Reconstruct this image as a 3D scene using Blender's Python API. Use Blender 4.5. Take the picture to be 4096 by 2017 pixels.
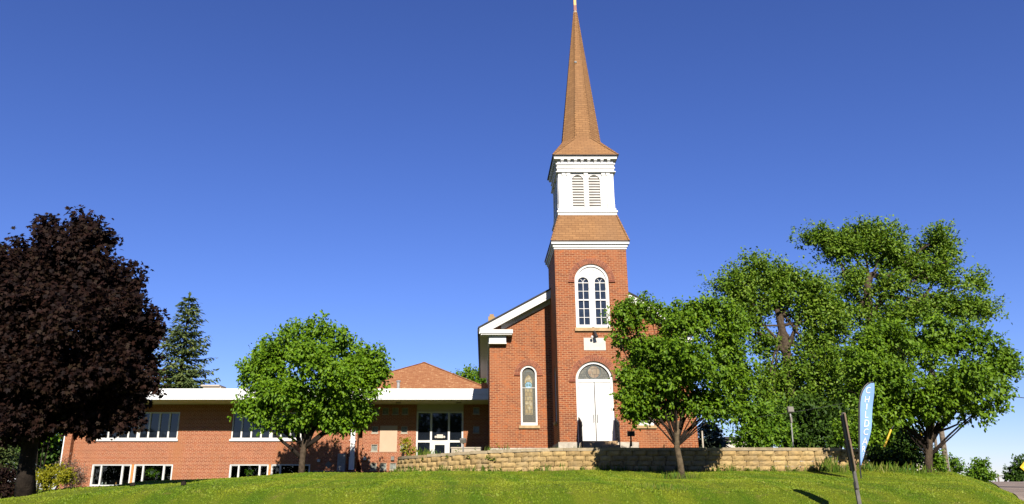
import bpy, bmesh, math, random
import numpy as np
from mathutils import Vector, Matrix

R = math.radians
rnd = random.Random(7)
scene = bpy.context.scene
for o in list(bpy.data.objects):
    bpy.data.objects.remove(o)
COL = scene.collection

# ------------------------------------------------------------------ camera, sky, sun, exposure
PITCH = 16.8
FPX, CX, CY = 3021.0, 1932.0, 1008.5            # focal length and principal point, photo pixels
cam_d = bpy.data.cameras.new("camera")
cam_d.sensor_fit = 'HORIZONTAL'
cam_d.sensor_width = 36.0
cam_d.lens = 36.0 * FPX / 4096.0
cam_d.shift_x = (2048.0 - CX) / 4096.0
cam_d.clip_start = 0.1
cam_d.clip_end = 3000.0
cam = bpy.data.objects.new("camera", cam_d)
cam.location = (0, 0, 0)
cam.rotation_euler = (R(90 + PITCH), 0, 0)
COL.objects.link(cam)
scene.camera = cam

SUN_EL, SUN_AZ = 31.0, 5.5                      # azimuth: degrees right of straight behind the camera
sunv = Vector((math.sin(R(SUN_AZ)) * math.cos(R(SUN_EL)), -math.cos(R(SUN_AZ)) * math.cos(R(SUN_EL)), math.sin(R(SUN_EL))))
world = bpy.data.worlds.new("World")
scene.world = world
world.use_nodes = True
wn, wl = world.node_tree.nodes, world.node_tree.links
wn.clear()
sky = wn.new('ShaderNodeTexSky')
sky.sky_type = 'NISHITA'
sky.sun_disc = False
sky.sun_elevation = R(SUN_EL)
sky.sun_rotation = R(180 - SUN_AZ)
sky.altitude = 300
sky.air_density = 1.0
sky.dust_density = 0.0
sky.ozone_density = 6.0
hs = wn.new('ShaderNodeHueSaturation')
hs.inputs['Saturation'].default_value = 1.08
hs.inputs['Hue'].default_value = 0.510
bg = wn.new('ShaderNodeBackground')
bg.inputs['Strength'].default_value = 0.052
wo = wn.new('ShaderNodeOutputWorld')
wl.new(sky.outputs['Color'], hs.inputs['Color'])
tint = wn.new('ShaderNodeMix')
tint.data_type = 'RGBA'
tint.blend_type = 'MULTIPLY'
tint.inputs[0].default_value = 1.0
tint.inputs[7].default_value = (1.02, 0.97, 1.24, 1)      # deep polarised blue of the photograph
wl.new(hs.outputs['Color'], tint.inputs[6])
wl.new(tint.outputs[2], bg.inputs['Color'])
wl.new(bg.outputs['Background'], wo.inputs['Surface'])

sun_d = bpy.data.lights.new("sun", 'SUN')
sun_d.energy = 5.0
sun_d.angle = R(0.5)
sun_d.color = (1.0, 0.93, 0.82)
sun = bpy.data.objects.new("sun", sun_d)
sun.rotation_euler = sunv.to_track_quat('Z', 'Y').to_euler()
sun.location = (10, -20, 40)
COL.objects.link(sun)

scene.view_settings.view_transform = 'Standard'
scene.view_settings.look = 'None'
scene.view_settings.exposure = 1.15
scene.view_settings.gamma = 1.0
scene.cycles.diffuse_bounces = 2
scene.view_settings.use_curve_mapping = False

# ------------------------------------------------------------------ measuring: a photo pixel at a known distance -> metres
_c, _s = math.cos(R(PITCH)), math.sin(R(PITCH))
def at(x, y, Y):
    a = R(PITCH) - math.atan((y - CY) / FPX)
    Z = Y * math.tan(a)
    return Vector(((x - CX) * (Y * _c + Z * _s) / FPX, Y, Z))
def a2(x, y, Y):                                  # same, for a 2576 px wide copy of the photo
    return at(x * 1.59006, y * 1.59006, Y)
def mpp(Y, Z=2.0):                                # metres per pixel of that copy
    return (Y * _c + Z * _s) / FPX * 1.59006

# ------------------------------------------------------------------ mesh building helpers
CH_K = 0.83                                       # church vertices are scaled down about the camera position, its outline in view unchanged
CH_P, CH_Q = Vector((5.045, 34.0, 1.60)), Vector((4.187, 28.22, 1.328))
in_church = False
class MB:
    def __init__(self):
        self.v, self.f = [], []
    def add(self, vs, fs):
        o = len(self.v)
        self.v += [tuple(p) for p in vs]
        self.f += [tuple(i + o for i in f) for f in fs]
        return self
    def box(self, x0, x1, y0, y1, z0, z1):
        vs = [(x0, y0, z0), (x1, y0, z0), (x1, y1, z0), (x0, y1, z0), (x0, y0, z1), (x1, y0, z1), (x1, y1, z1), (x0, y1, z1)]
        return self.add(vs, [(0, 3, 2, 1), (4, 5, 6, 7), (0, 1, 5, 4), (1, 2, 6, 5), (2, 3, 7, 6), (3, 0, 4, 7)])
    def obox(self, c, ax, ay, az):                # oriented box from half-axes
        c, ax, ay, az = Vector(c), Vector(ax), Vector(ay), Vector(az)
        vs = [c + ax * i + ay * j + az * k for k in (-1, 1) for j in (-1, 1) for i in (-1, 1)]
        return self.add(vs, [(0, 2, 3, 1), (4, 5, 7, 6), (0, 1, 5, 4), (1, 3, 7, 5), (3, 2, 6, 7), (2, 0, 4, 6)])
    def poly(self, pts):
        return self.add(pts, [tuple(range(len(pts)))])
    def prism(self, pts, m, w0, w1):              # outline (u,v) extruded along w
        n = len(pts)
        vs = [m(u, v, w0) for u, v in pts] + [m(u, v, w1) for u, v in pts]
        fs = [tuple(range(n)), tuple(range(2 * n - 1, n - 1, -1))]
        fs += [(i, i + n, (i + 1) % n + n, (i + 1) % n) for i in range(n)]
        return self.add(vs, fs)
    def frustum(self, cx, cy, h0, z0, h1, z1):
        vs = [(cx + sx * h0, cy + sy * h0, z0) for sx, sy in ((-1, -1), (1, -1), (1, 1), (-1, 1))]
        vs += [(cx + sx * h1, cy + sy * h1, z1) for sx, sy in ((-1, -1), (1, -1), (1, 1), (-1, 1))]
        return self.add(vs, [(0, 3, 2, 1), (4, 5, 6, 7), (0, 1, 5, 4), (1, 2, 6, 5), (2, 3, 7, 6), (3, 0, 4, 7)])
    def tube(self, pts, rad, n=8, caps=True):
        pts = [Vector(p) for p in pts]
        if not isinstance(rad, (list, tuple)):
            rad = [rad] * len(pts)
        o = len(self.v)
        prev = None
        for i, p in enumerate(pts):
            t = (pts[min(i + 1, len(pts) - 1)] - pts[max(i - 1, 0)]).normalized()
            if prev is None:
                a = Vector((1, 0, 0)) if abs(t.x) < 0.9 else Vector((0, 1, 0))
                prev = a
            u = (prev - t * prev.dot(t)).normalized()
            w = t.cross(u)
            prev = u
            for k in range(n):
                q = 2 * math.pi * k / n
                self.v.append(tuple(p + (u * math.cos(q) + w * math.sin(q)) * rad[i]))
        for i in range(len(pts) - 1):
            for k in range(n):
                self.f.append((o + i * n + k, o + i * n + (k + 1) % n, o + (i + 1) * n + (k + 1) % n, o + (i + 1) * n + k))
        if caps:
            self.f.append(tuple(o + k for k in range(n - 1, -1, -1)))
            self.f.append(tuple(o + (len(pts) - 1) * n + k for k in range(n)))
        return self
    def lathe(self, c, prof, n=16):
        c = Vector(c)
        o = len(self.v)
        for r, z in prof:
            for k in range(n):
                q = 2 * math.pi * k / n
                self.v.append((c.x + r * math.cos(q), c.y + r * math.sin(q), c.z + z))
        for i in range(len(prof) - 1):
            for k in range(n):
                self.f.append((o + i * n + k, o + i * n + (k + 1) % n, o + (i + 1) * n + (k + 1) % n, o + (i + 1) * n + k))
        self.f.append(tuple(o + k for k in range(n - 1, -1, -1)))
        self.f.append(tuple(o + (len(prof) - 1) * n + k for k in range(n)))
        return self
    def wall(self, outer, holes, m, depth):       # a sheet with openings and their reveals
        bm = bmesh.new()
        edges = []
        for loop in [outer] + holes:
            vs = [bm.verts.new((u, v, 0)) for u, v in loop]
            edges += [bm.edges.new((vs[i], vs[(i + 1) % len(vs)])) for i in range(len(vs))]
        bmesh.ops.triangle_fill(bm, use_beauty=True, use_dissolve=False, edges=edges)
        bm.verts.index_update()
        vs = [m(v.co.x, v.co.y, 0) for v in bm.verts]
        fs = []
        for f in bm.faces:
            ids = [v.index for v in f.verts]
            f.normal_update()
            fs.append(tuple(ids if f.normal.z > 0 else ids[::-1]))
        bm.free()
        self.add(vs, fs)
        for h in holes:
            n = len(h)
            self.add([m(u, v, 0) for u, v in h] + [m(u, v, depth) for u, v in h],
                     [(i, (i + 1) % n, (i + 1) % n + n, i + n) for i in range(n)])
        return self
    def build(self, name, mat, parent=None, smooth=False, uv=True):
        if in_church:
            self.v = [tuple((Vector(p) - CH_P) * CH_K + CH_Q) for p in self.v]
        me = bpy.data.meshes.new(name)
        me.from_pydata(self.v, [], self.f)
        me.update()
        if uv:
            lay = me.uv_layers.new(name="UVMap")
            buf = [0.0] * (2 * len(me.loops))
            for p in me.polygons:
                n = p.normal
                if abs(n.z) > 0.97:
                    t, b = Vector((1, 0, 0)), Vector((0, 1, 0))
                else:
                    t = Vector((0, 0, 1)).cross(n).normalized()
                    b = n.cross(t)
                for li in p.loop_indices:
                    co = me.vertices[me.loops[li].vertex_index].co
                    buf[2 * li] = co.dot(t)
                    buf[2 * li + 1] = co.dot(b)
            lay.data.foreach_set('uv', buf)
        if smooth:
            for p in me.polygons:
                p.use_smooth = True
        me.materials.append(mat)
        return link(name, me, parent)

def link(name, data, parent=None):
    o = bpy.data.objects.new(name, data)
    COL.objects.link(o)
    if parent is not None:
        o.parent = parent
        o.matrix_parent_inverse = Matrix.Translation(-parent.location) if parent.type == 'EMPTY' else Matrix()
    return o
def thing(name, label, cat, loc, group=None):
    o = bpy.data.objects.new(name, None)
    o.empty_display_size = 0.3
    o.location = loc
    COL.objects.link(o)
    return tag(o, label, cat, group)
def tag(o, label, cat, group=None, kind=None):
    o['label'] = label
    o['category'] = cat
    if group:
        o['group'] = group
    if kind:
        o['kind'] = kind
    return o
def struct(o):
    o['kind'] = 'structure'
    return o
def copy_thing(root, shift):
    r = root.copy()
    COL.objects.link(r)
    r.location = root.location + Vector(shift)
    for ch in [o for o in COL.objects if o.parent is root]:
        c = ch.copy()
        COL.objects.link(c)
        c.parent = r
        for g in [o for o in COL.objects if o.parent is ch]:
            d = g.copy()
            COL.objects.link(d)
            d.parent = c
    return r

def front(Y):                                      # facing the camera side (-Y); w goes into the wall
    return lambda u, v, w: (u, Y + w, v)
def leftside(X):                                   # facing -X
    return lambda u, v, w: (X + w, -u, v)
def rect(x0, x1, z0, z1):
    return [(x0, z0), (x1, z0), (x1, z1), (x0, z1)]
def arch(cx, hw, z0, zs, n=16):
    pts = [(cx - hw, z0), (cx + hw, z0)]
    return pts + [(cx + hw * math.cos(math.pi * i / n), zs + hw * math.sin(math.pi * i / n)) for i in range(n + 1)]
def ringband(mb, cx, zs, r0, r1, m, w0, w1, n=20, z0=None):   # arched band, with legs down to z0
    def loop(r):
        p = [(cx + r * math.cos(math.pi * i / n), zs + r * math.sin(math.pi * i / n)) for i in range(n + 1)]
        if z0 is not None:
            p = [(cx + r, z0)] + p + [(cx - r, z0)]
        return p
    a, b = loop(r0), loop(r1)
    k = len(a)
    vs = [m(u, v, w0) for u, v in a] + [m(u, v, w0) for u, v in b] + [m(u, v, w1) for u, v in a] + [m(u, v, w1) for u, v in b]
    fs = []
    for i in range(k - 1):
        fs += [(i, i + k, i + 1 + k, i + 1), (i + 2 * k, i, i + 1, i + 1 + 2 * k), (i + k, i + 3 * k, i + 1 + 3 * k, i + 1 + k)]
    fs += [(0, 2 * k, 3 * k, k), (k - 1, 2 * k - 1, 4 * k - 1, 3 * k - 1)]
    mb.add(vs, fs)
def voussoirs(mb, cx, zs, r0, r1, m, w0, w1, n):
    for i in range(n):
        a0 = math.pi * (i + 0.09) / n
        a1 = math.pi * (i + 0.91) / n
        q = [(r0, a0), (r1, a0), (r1, a1), (r0, a1)]
        mb.prism([(cx + r * math.cos(a), zs + r * math.sin(a)) for r, a in q], m, w0, w1)

# ------------------------------------------------------------------ materials
def new_mat(name):
    m = bpy.data.materials.new(name)
    m.use_nodes = True
    nt = m.node_tree
    nt.nodes.clear()
    out = nt.nodes.new('ShaderNodeOutputMaterial')
    b = nt.nodes.new('ShaderNodeBsdfPrincipled')
    nt.links.new(b.outputs[0], out.inputs['Surface'])
    return m, nt, b, out
def mixc(nt, fac, a, b, mode='MIX'):
    n = nt.nodes.new('ShaderNodeMix')
    n.data_type = 'RGBA'
    n.blend_type = mode
    for sock, val in ((n.inputs['Factor'], fac), (n.inputs['A'], a), (n.inputs['B'], b)):
        pass
    ia = [s for s in n.inputs if s.type == 'RGBA']
    fa = [s for s in n.inputs if s.name == 'Factor' and s.type == 'VALUE'][0]
    for sock, val in ((fa, fac), (ia[0], a), (ia[1], b)):
        if hasattr(val, 'is_output'):
            nt.links.new(val, sock)
        elif isinstance(val, (int, float)):
            sock.default_value = val
        else:
            sock.default_value = (val[0], val[1], val[2], 1)
    return [s for s in n.outputs if s.type == 'RGBA'][0]
def coords(nt, kind='Object', scale=(1, 1, 1), rot=(0, 0, 0)):
    tc = nt.nodes.new('ShaderNodeTexCoord')
    mp = nt.nodes.new('ShaderNodeMapping')
    mp.inputs['Scale'].default_value = scale
    mp.inputs['Rotation'].default_value = rot
    nt.links.new(tc.outputs[kind], mp.inputs['Vector'])
    return mp.outputs[0]
def noise(nt, vec, scale, detail=3.0, rough=0.55):
    n = nt.nodes.new('ShaderNodeTexNoise')
    n.inputs['Scale'].default_value = scale
    n.inputs['Detail'].default_value = detail
    n.inputs['Roughness'].default_value = rough
    nt.links.new(vec, n.inputs['Vector'])
    return n.outputs['Fac']
def ramp(nt, fac, lo, hi):
    n = nt.nodes.new('ShaderNodeMapRange')
    n.inputs['From Min'].default_value = lo
    n.inputs['From Max'].default_value = hi
    nt.links.new(fac, n.inputs['Value'])
    return n.outputs[0]
def bump(nt, b, h, strength, dist=0.02):
    n = nt.nodes.new('ShaderNodeBump')
    n.inputs['Strength'].default_value = strength
    n.inputs['Distance'].default_value = dist
    nt.links.new(h, n.inputs['Height'])
    nt.links.new(n.outputs[0], b.inputs['Normal'])
def plain(name, col, rough=0.6, spec=0.3, var=0.12, nscale=3.0, metal=0.0, bmp=0.0, bscale=30.0):
    m, nt, b, out = new_mat(name)
    v = coords(nt)
    f = ramp(nt, noise(nt, v, nscale, 4), 0.3, 0.7)
    dark = [c * (1 - var) for c in col]
    light = [min(1, c * (1 + var * 0.5)) for c in col]
    nt.links.new(mixc(nt, f, dark, light), b.inputs['Base Color'])
    b.inputs['Roughness'].default_value = rough
    b.inputs['Specular IOR Level'].default_value = spec
    b.inputs['Metallic'].default_value = metal
    if bmp:
        bump(nt, b, noise(nt, v, bscale, 4), bmp)
    return m
def brick(name, c1, c2, mortar, bw, rh, ms, squash=1.0, freq=2, c3=None, rough=0.85, patch=0.2, bmp=0.5, smooth=0.1, stain=None):
    m, nt, b, out = new_mat(name)
    uv = coords(nt, 'UV')
    t = nt.nodes.new('ShaderNodeTexBrick')
    t.inputs['Scale'].default_value = 1.0
    t.inputs['Brick Width'].default_value = bw
    t.inputs['Row Height'].default_value = rh
    t.inputs['Mortar Size'].default_value = ms
    t.inputs['Mortar Smooth'].default_value = smooth
    t.inputs['Bias'].default_value = 0.0
    t.squash = squash
    t.squash_frequency = freq
    t.offset = 0.5
    t.inputs['Color1'].default_value = (*c1, 1)
    t.inputs['Color2'].default_value = (*c2, 1)
    t.inputs['Mortar'].default_value = (*mortar, 1)
    nt.links.new(uv, t.inputs['Vector'])
    col = t.outputs['Color']
    ob = coords(nt)
    p = ramp(nt, noise(nt, ob, 0.7, 5, 0.6), 0.3, 0.7)
    col = mixc(nt, p, mixc(nt, patch, col, (0.05, 0.03, 0.02)), col)
    if c3 is not None:
        q = ramp(nt, noise(nt, ob, 5.0, 2), 0.55, 0.75)
        col = mixc(nt, q, col, c3)
    if stain is not None:
        q = ramp(nt, noise(nt, coords(nt, 'Object', (1.2, 1.2, 0.25)), 1.0, 5, 0.65), 0.5, 0.75)
        col = mixc(nt, q, col, stain)
    nt.links.new(col, b.inputs['Base Color'])
    b.inputs['Roughness'].default_value = rough
    b.inputs['Specular IOR Level'].default_value = 0.2
    if bmp:
        inv = nt.nodes.new('ShaderNodeMath')
        inv.operation = 'SUBTRACT'
        inv.inputs[0].default_value = 1.0
        nt.links.new(t.outputs['Fac'], inv.inputs[1])
        bump(nt, b, inv.outputs[0], bmp, 0.01)
    return m
def islands(name, cols, rough=0.7, spec=0.25, nscale=6.0, nvar=0.35, bmp=0.0, stain=None):
    """each loose piece gets its own tone"""
    m, nt, b, out = new_mat(name)
    g = nt.nodes.new('ShaderNodeNewGeometry')
    cr = nt.nodes.new('ShaderNodeValToRGB')
    el = cr.color_ramp.elements
    while len(el) < len(cols):
        el.new(0.5)
    for i, c in enumerate(cols):
        el[i].position = i / max(1, len(cols) - 1)
        el[i].color = (*c, 1)
    nt.links.new(g.outputs['Random Per Island'], cr.inputs['Fac'])
    v = coords(nt)
    f = ramp(nt, noise(nt, v, nscale, 5, 0.65), 0.3, 0.72)
    col = mixc(nt, f, mixc(nt, nvar, cr.outputs[0], (0.03, 0.025, 0.015)), cr.outputs[0])
    if stain is not None:
        q = ramp(nt, noise(nt, v, 1.3, 5, 0.7), 0.5, 0.7)
        col = mixc(nt, q, col, stain)
    nt.links.new(col, b.inputs['Base Color'])
    b.inputs['Roughness'].default_value = rough
    b.inputs['Specular IOR Level'].default_value = spec
    if bmp:
        bump(nt, b, noise(nt, v, 25, 5), bmp)
    return m
def leafmat(name, cols, trans=0.25, rough=0.45, spec=0.35, tcol=None):
    m, nt, b, out = new_mat(name)
    g = nt.nodes.new('ShaderNodeNewGeometry')
    cr = nt.nodes.new('ShaderNodeValToRGB')
    el = cr.color_ramp.elements
    while len(el) < len(cols):
        el.new(0.5)
    for i, c in enumerate(cols):
        el[i].position = i / max(1, len(cols) - 1)
        el[i].color = (*c, 1)
    nt.links.new(g.outputs['Random Per Island'], cr.inputs['Fac'])
    big = ramp(nt, noise(nt, coords(nt), 1.1, 2), 0.35, 0.65)
    col = mixc(nt, big, mixc(nt, 0.3, cr.outputs[0], cols[0]), cr.outputs[0])
    nt.links.new(col, b.inputs['Base Color'])
    b.inputs['Roughness'].default_value = rough
    b.inputs['Specular IOR Level'].default_value = spec
    tr = nt.nodes.new('ShaderNodeBsdfTranslucent')
    nt.links.new(mixc(nt, 1.0, col, tcol or (1.2, 1.3, 0.5), 'MULTIPLY'), tr.inputs['Color'])
    mx = nt.nodes.new('ShaderNodeMixShader')
    mx.inputs[0].default_value = trans
    nt.links.new(b.outputs[0], mx.inputs[1])
    nt.links.new(tr.outputs[0], mx.inputs[2])
    nt.links.new(mx.outputs[0], out.inputs['Surface'])
    return m
def clear_glass(name, tint=(0.75, 0.8, 0.8)):
    m, nt, b, out = new_mat(name)
    t = nt.nodes.new('ShaderNodeBsdfTransparent')
    t.inputs['Color'].default_value = (*tint, 1)
    gl = nt.nodes.new('ShaderNodeBsdfGlossy')
    gl.inputs['Roughness'].default_value = 0.01
    fr = nt.nodes.new('ShaderNodeFresnel')
    fr.inputs['IOR'].default_value = 1.5
    mx = nt.nodes.new('ShaderNodeMixShader')
    nt.links.new(fr.outputs[0], mx.inputs[0])
    nt.links.new(t.outputs[0], mx.inputs[1])
    nt.links.new(gl.outputs[0], mx.inputs[2])
    nt.links.new(mx.outputs[0], out.inputs['Surface'])
    return m

M = {}
M['brick_church'] = brick('church_brick', (0.225, 0.062, 0.020), (0.130, 0.033, 0.013), (0.33, 0.19, 0.10), 0.205, 0.071, 0.008, c3=(0.265, 0.083, 0.028), patch=0.22, stain=(0.25, 0.10, 0.045))
M['arch_brick'] = islands('arch_brick', [(0.115, 0.028, 0.012), (0.18, 0.046, 0.019), (0.23, 0.07, 0.03)], nvar=0.2)
M['mortar'] = plain('mortar', (0.26, 0.14, 0.08), 0.9)
M['brick_annex'] = brick('annex_brick', (0.205, 0.052, 0.022), (0.140, 0.034, 0.016), (0.40, 0.235, 0.14), 0.205, 0.0677, 0.0085, squash=0.5, freq=6, c3=(0.205, 0.068, 0.030), patch=0.12, stain=(0.235, 0.095, 0.040))
M['shingle'] = brick('tan_shingle', (0.235, 0.122, 0.050), (0.19, 0.095, 0.038), (0.085, 0.040, 0.017), 0.27, 0.108, 0.006, patch=0.22, bmp=0.6, smooth=0.4, stain=(0.175, 0.095, 0.045))
M['shingle_hip'] = brick('orange_shingle', (0.25, 0.112, 0.048), (0.20, 0.078, 0.032), (0.12, 0.05, 0.024), 0.30, 0.14, 0.005, c3=(0.34, 0.20, 0.10), patch=0.08)
M['white'] = plain('white_paint', (0.44, 0.432, 0.415), 0.5, 0.25, 0.14, 1.7)
M['white_metal'] = plain('white_metal', (0.55, 0.55, 0.55), 0.4, 0.3, 0.05)
M['louver'] = plain('louver_paint', (0.36, 0.34, 0.31), 0.7, 0.15, 0.15)
M['sill'] = plain('tan_stone', (0.31, 0.2108, 0.1116), 0.85, 0.2, 0.25, 6, bmp=0.5)
M['plinth'] = plain('pale_stone', (0.33, 0.2904, 0.2376), 0.85, 0.2, 0.3, 5, bmp=0.5)
M['plaque'] = plain('plaque_stone', (0.42, 0.38, 0.33), 0.8, 0.2, 0.1, 6)
M['panel'] = plain('beige_panel', (0.348, 0.252, 0.174), 0.75, 0.2, 0.06)
M['soffit'] = plain('soffit_paint', (0.385, 0.336, 0.266), 0.7, 0.2, 0.05)
M['header'] = plain('cream_header', (0.385, 0.35, 0.28), 0.7, 0.2, 0.05)
M['dark_roof'] = plain('dark_roof_edge', (0.03, 0.028, 0.028), 0.8, 0.2, 0.3)
M['glass'] = plain('dark_glass', (0.006, 0.008, 0.012), 0.03, 0.5, 0.2)
M['glass_blue'] = plain('old_glass', (0.016, 0.022, 0.032), 0.08, 0.5, 0.4, 8)
M['glass_block'] = plain('glass_block', (0.16, 0.17, 0.15), 0.25, 0.5, 0.5, 9)
M['clear'] = clear_glass('clear_glass')
M['room'] = plain('dark_interior', (0.004, 0.0035, 0.003), 0.9, 0.1, 0.2)  # near-black colour stands in for the shade of unlit interiors
M['black'] = plain('black_iron', (0.012, 0.012, 0.013), 0.5, 0.4, 0.3)
M['gold'] = plain('gilded_metal', (0.42, 0.20, 0.02), 0.5, 0.3, 0.1)
M['copper'] = plain('copper_cap', (0.17, 0.06, 0.04), 0.6, 0.3, 0.3, 20)
M['grey_metal'] = plain('grey_metal', (0.21, 0.21, 0.203), 0.45, 0.4, 0.2, 8)
M['grey_plastic'] = plain('grey_housing', (0.125, 0.115, 0.10), 0.6, 0.3, 0.15, 8)
M['bronze'] = plain('brown_sign_back', (0.114, 0.072, 0.039), 0.5, 0.4, 0.25, 6)
M['steel'] = plain('weathered_steel', (0.09, 0.082, 0.075), 0.5, 0.4, 0.35, 14)
M['concrete'] = plain('pale_concrete', (0.2976, 0.2542, 0.1984), 0.85, 0.2, 0.12, 4)
M['wood_orange'] = plain('orange_board', (0.372, 0.15, 0.042), 0.6, 0.3, 0.3, 10)
M['pole'] = plain('weathered_pole', (0.13, 0.1008, 0.07475), 0.85, 0.15, 0.45, 6)
M['yellow'] = plain('yellow_plastic', (0.48, 0.3, 0.012), 0.5, 0.3, 0.08)
M['flag'] = plain('blue_flag_cloth', (0.15, 0.255, 0.46), 0.8, 0.1, 0.06)
M['flag_white'] = plain('white_lettering', (0.5, 0.5, 0.52), 0.7, 0.1, 0.02)
M['chimney'] = brick('tan_chimney_brick', (0.273, 0.1755, 0.0715), (0.221, 0.13, 0.052), (0.325, 0.234, 0.13), 0.215, 0.075, 0.008)
M['block'] = islands('split_face_block', [(0.25, 0.17, 0.075), (0.38, 0.265, 0.115), (0.32, 0.215, 0.09), (0.42, 0.30, 0.135)], 0.9, 0.12, 7, 0.5, 0.6, stain=(0.20, 0.15, 0.085))
M['cap'] = islands('cap_block', [(0.25, 0.20, 0.13), (0.32, 0.26, 0.17), (0.22, 0.18, 0.12), (0.34, 0.25, 0.13)], 0.9, 0.12, 7, 0.45, 0.4)
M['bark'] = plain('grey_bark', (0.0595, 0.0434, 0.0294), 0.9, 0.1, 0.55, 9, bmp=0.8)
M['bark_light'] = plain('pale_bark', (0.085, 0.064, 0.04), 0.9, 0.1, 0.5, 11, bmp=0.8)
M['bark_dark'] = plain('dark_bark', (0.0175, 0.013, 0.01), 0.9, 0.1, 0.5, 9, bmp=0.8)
M['leaf_purple'] = leafmat('purple_leaf', [(0.0035, 0.0013, 0.0011), (0.0065, 0.0024, 0.0018), (0.016, 0.0058, 0.0036), (0.015, 0.009, 0.004)], 0.06, 0.7, 0.10, (1.3, 0.6, 0.4))
M['leaf_spring'] = leafmat('spring_leaf', [(0.040, 0.095, 0.003), (0.085, 0.165, 0.004), (0.13, 0.215, 0.006), (0.075, 0.14, 0.005)], 0.25, 0.55, 0.2)
M['leaf_green'] = leafmat('green_leaf', [(0.036, 0.085, 0.003), (0.075, 0.145, 0.004), (0.125, 0.205, 0.007), (0.062, 0.115, 0.004)], 0.24, 0.55, 0.2)
M['leaf_maple'] = leafmat('silver_maple_leaf', [(0.036, 0.080, 0.004), (0.072, 0.135, 0.006), (0.115, 0.185, 0.010), (0.15, 0.21, 0.022)], 0.22, 0.55, 0.2)
M['leaf_shrub'] = leafmat('shrub_leaf', [(0.030, 0.075, 0.003), (0.065, 0.13, 0.004), (0.11, 0.185, 0.007)], 0.2, 0.55, 0.2)
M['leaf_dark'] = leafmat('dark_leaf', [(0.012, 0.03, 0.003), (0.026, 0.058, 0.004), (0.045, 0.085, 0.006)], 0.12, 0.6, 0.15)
M['leaf_yellow'] = leafmat('yellow_green_leaf', [(0.09, 0.10, 0.003), (0.20, 0.18, 0.004), (0.15, 0.15, 0.005)], 0.2, 0.55, 0.2)
M['twig_brown'] = leafmat('dry_twig', [(0.072, 0.045, 0.03), (0.12, 0.078, 0.051)], 0.1)
M['spruce'] = leafmat('spruce_needle', [(0.030, 0.050, 0.012), (0.060, 0.085, 0.022), (0.095, 0.11, 0.028)], 0.06, 0.6, 0.2)
M['spruce_blue'] = leafmat('blue_spruce_needle', [(0.035, 0.055, 0.035), (0.06, 0.085, 0.055), (0.09, 0.115, 0.075)], 0.06, 0.6, 0.2)

# ------------------------------------------------------------------ ground
def sstep(a, b, x):
    t = np.clip((x - a) / (b - a), 0, 1)
    return t * t * (3 - 2 * t)
def ground(X, Y):
    X, Y = np.asarray(X, float), np.asarray(Y, float)
    L = np.interp(Y, [-40, 0, 9, 11, 13.5, 15.5, 18, 21.5, 24, 30, 60], [-1.70, -1.65, -1.62, -1.40, -0.72, -0.22, -0.05, 0.04, 0.24, 0.27, 0.3])
    dl = np.clip(-X - 6, 0, 30)
    L = L - 0.04 * np.minimum(dl, 3.4) - 0.17 * np.clip(dl - 3.4, 0, 5)
    B = np.interp(X, [-90, -40, -26, -20, -16, -12, -7, -4, -2, 12, 40], [-2.0, -1.2, -0.80, -0.58, -0.44, -0.25, 0.02, 0.18, 0.25, 0.30, 0.3])
    t = sstep(19, 29, Y)
    z = L * (1 - t) + B * t
    Rr = np.interp(Y, [0, 10, 15, 20, 30, 45, 60, 75, 120, 400], [-1.64, -1.5, -1.2, -0.85, -0.52, -0.27, -0.14, -0.4, -1.6, -7])
    xs = np.interp(Y, [8, 15, 18, 22, 30, 60, 90], [7.5, 9.6, 10.8, 13.0, 17.5, 34, 50])
    d = np.clip(X - xs, 0, None)
    zz = z - 0.30 * d ** 1.25
    z = np.where(d > 0, np.maximum(zz, np.minimum(Rr, z)), z)
    far = np.interp(Y, [60, 120, 500], [0, -1.5, -8])
    z = z + far * (d <= 0)
    z = z + 0.035 * np.sin(X * 1.1 + Y * 0.7) * np.sin(Y * 0.9 - X * 0.35) * sstep(11, 15, Y) * (1 - sstep(28, 34, Y))
    return z
def gz(x, y):
    return float(ground(x, y))

def grid_mesh(name, xs, ys, zf, mat, kind='structure', smooth=True):
    XX, YY = np.meshgrid(xs, ys)
    ZZ = zf(XX, YY)
    nx, ny = len(xs), len(ys)
    vs = np.stack([XX.ravel(), YY.ravel(), ZZ.ravel()], 1)
    i = (np.arange(ny - 1)[:, None] * nx + np.arange(nx - 1)[None, :]).ravel()
    fs = np.stack([i, i + 1, i + 1 + nx, i + nx], 1)
    me = bpy.data.meshes.new(name)
    me.from_pydata(vs.tolist(), [], fs.tolist())
    if smooth:
        for p in me.polygons:
            p.use_smooth = True
    me.materials.append(mat)
    o = link(name, me)
    o['kind'] = kind
    return o

def lawn_colour(nt):
    v = coords(nt)
    a = ramp(nt, noise(nt, v, 0.55, 5, 0.6), 0.35, 0.65)
    c = mixc(nt, a, (0.10, 0.175, 0.004), (0.155, 0.215, 0.005))
    st = ramp(nt, noise(nt, coords(nt, 'Object', (1.5, 0.14, 0.2), (0, 0, R(-40))), 1.0, 2, 0.5), 0.40, 0.60)
    c = mixc(nt, st, mixc(nt, 0.4, c, (0.055, 0.115, 0.003)), mixc(nt, 0.45, c, (0.22, 0.22, 0.016)))
    f = ramp(nt, noise(nt, v, 3.2, 5, 0.7), 0.56, 0.75)
    c = mixc(nt, f, c, (0.20, 0.18, 0.04))
    d = ramp(nt, noise(nt, v, 2.1, 4, 0.7), 0.58, 0.78)
    return mixc(nt, d, c, (0.055, 0.11, 0.004))
m, nt, b, out = new_mat('lawn')
lc = lawn_colour(nt)
fine = ramp(nt, noise(nt, coords(nt), 26, 5, 0.75), 0.3, 0.7)
nt.links.new(mixc(nt, fine, mixc(nt, 0.55, lc, (0.02, 0.035, 0.004)), lc), b.inputs['Base Color'])
b.inputs['Roughness'].default_value = 0.9
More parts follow.
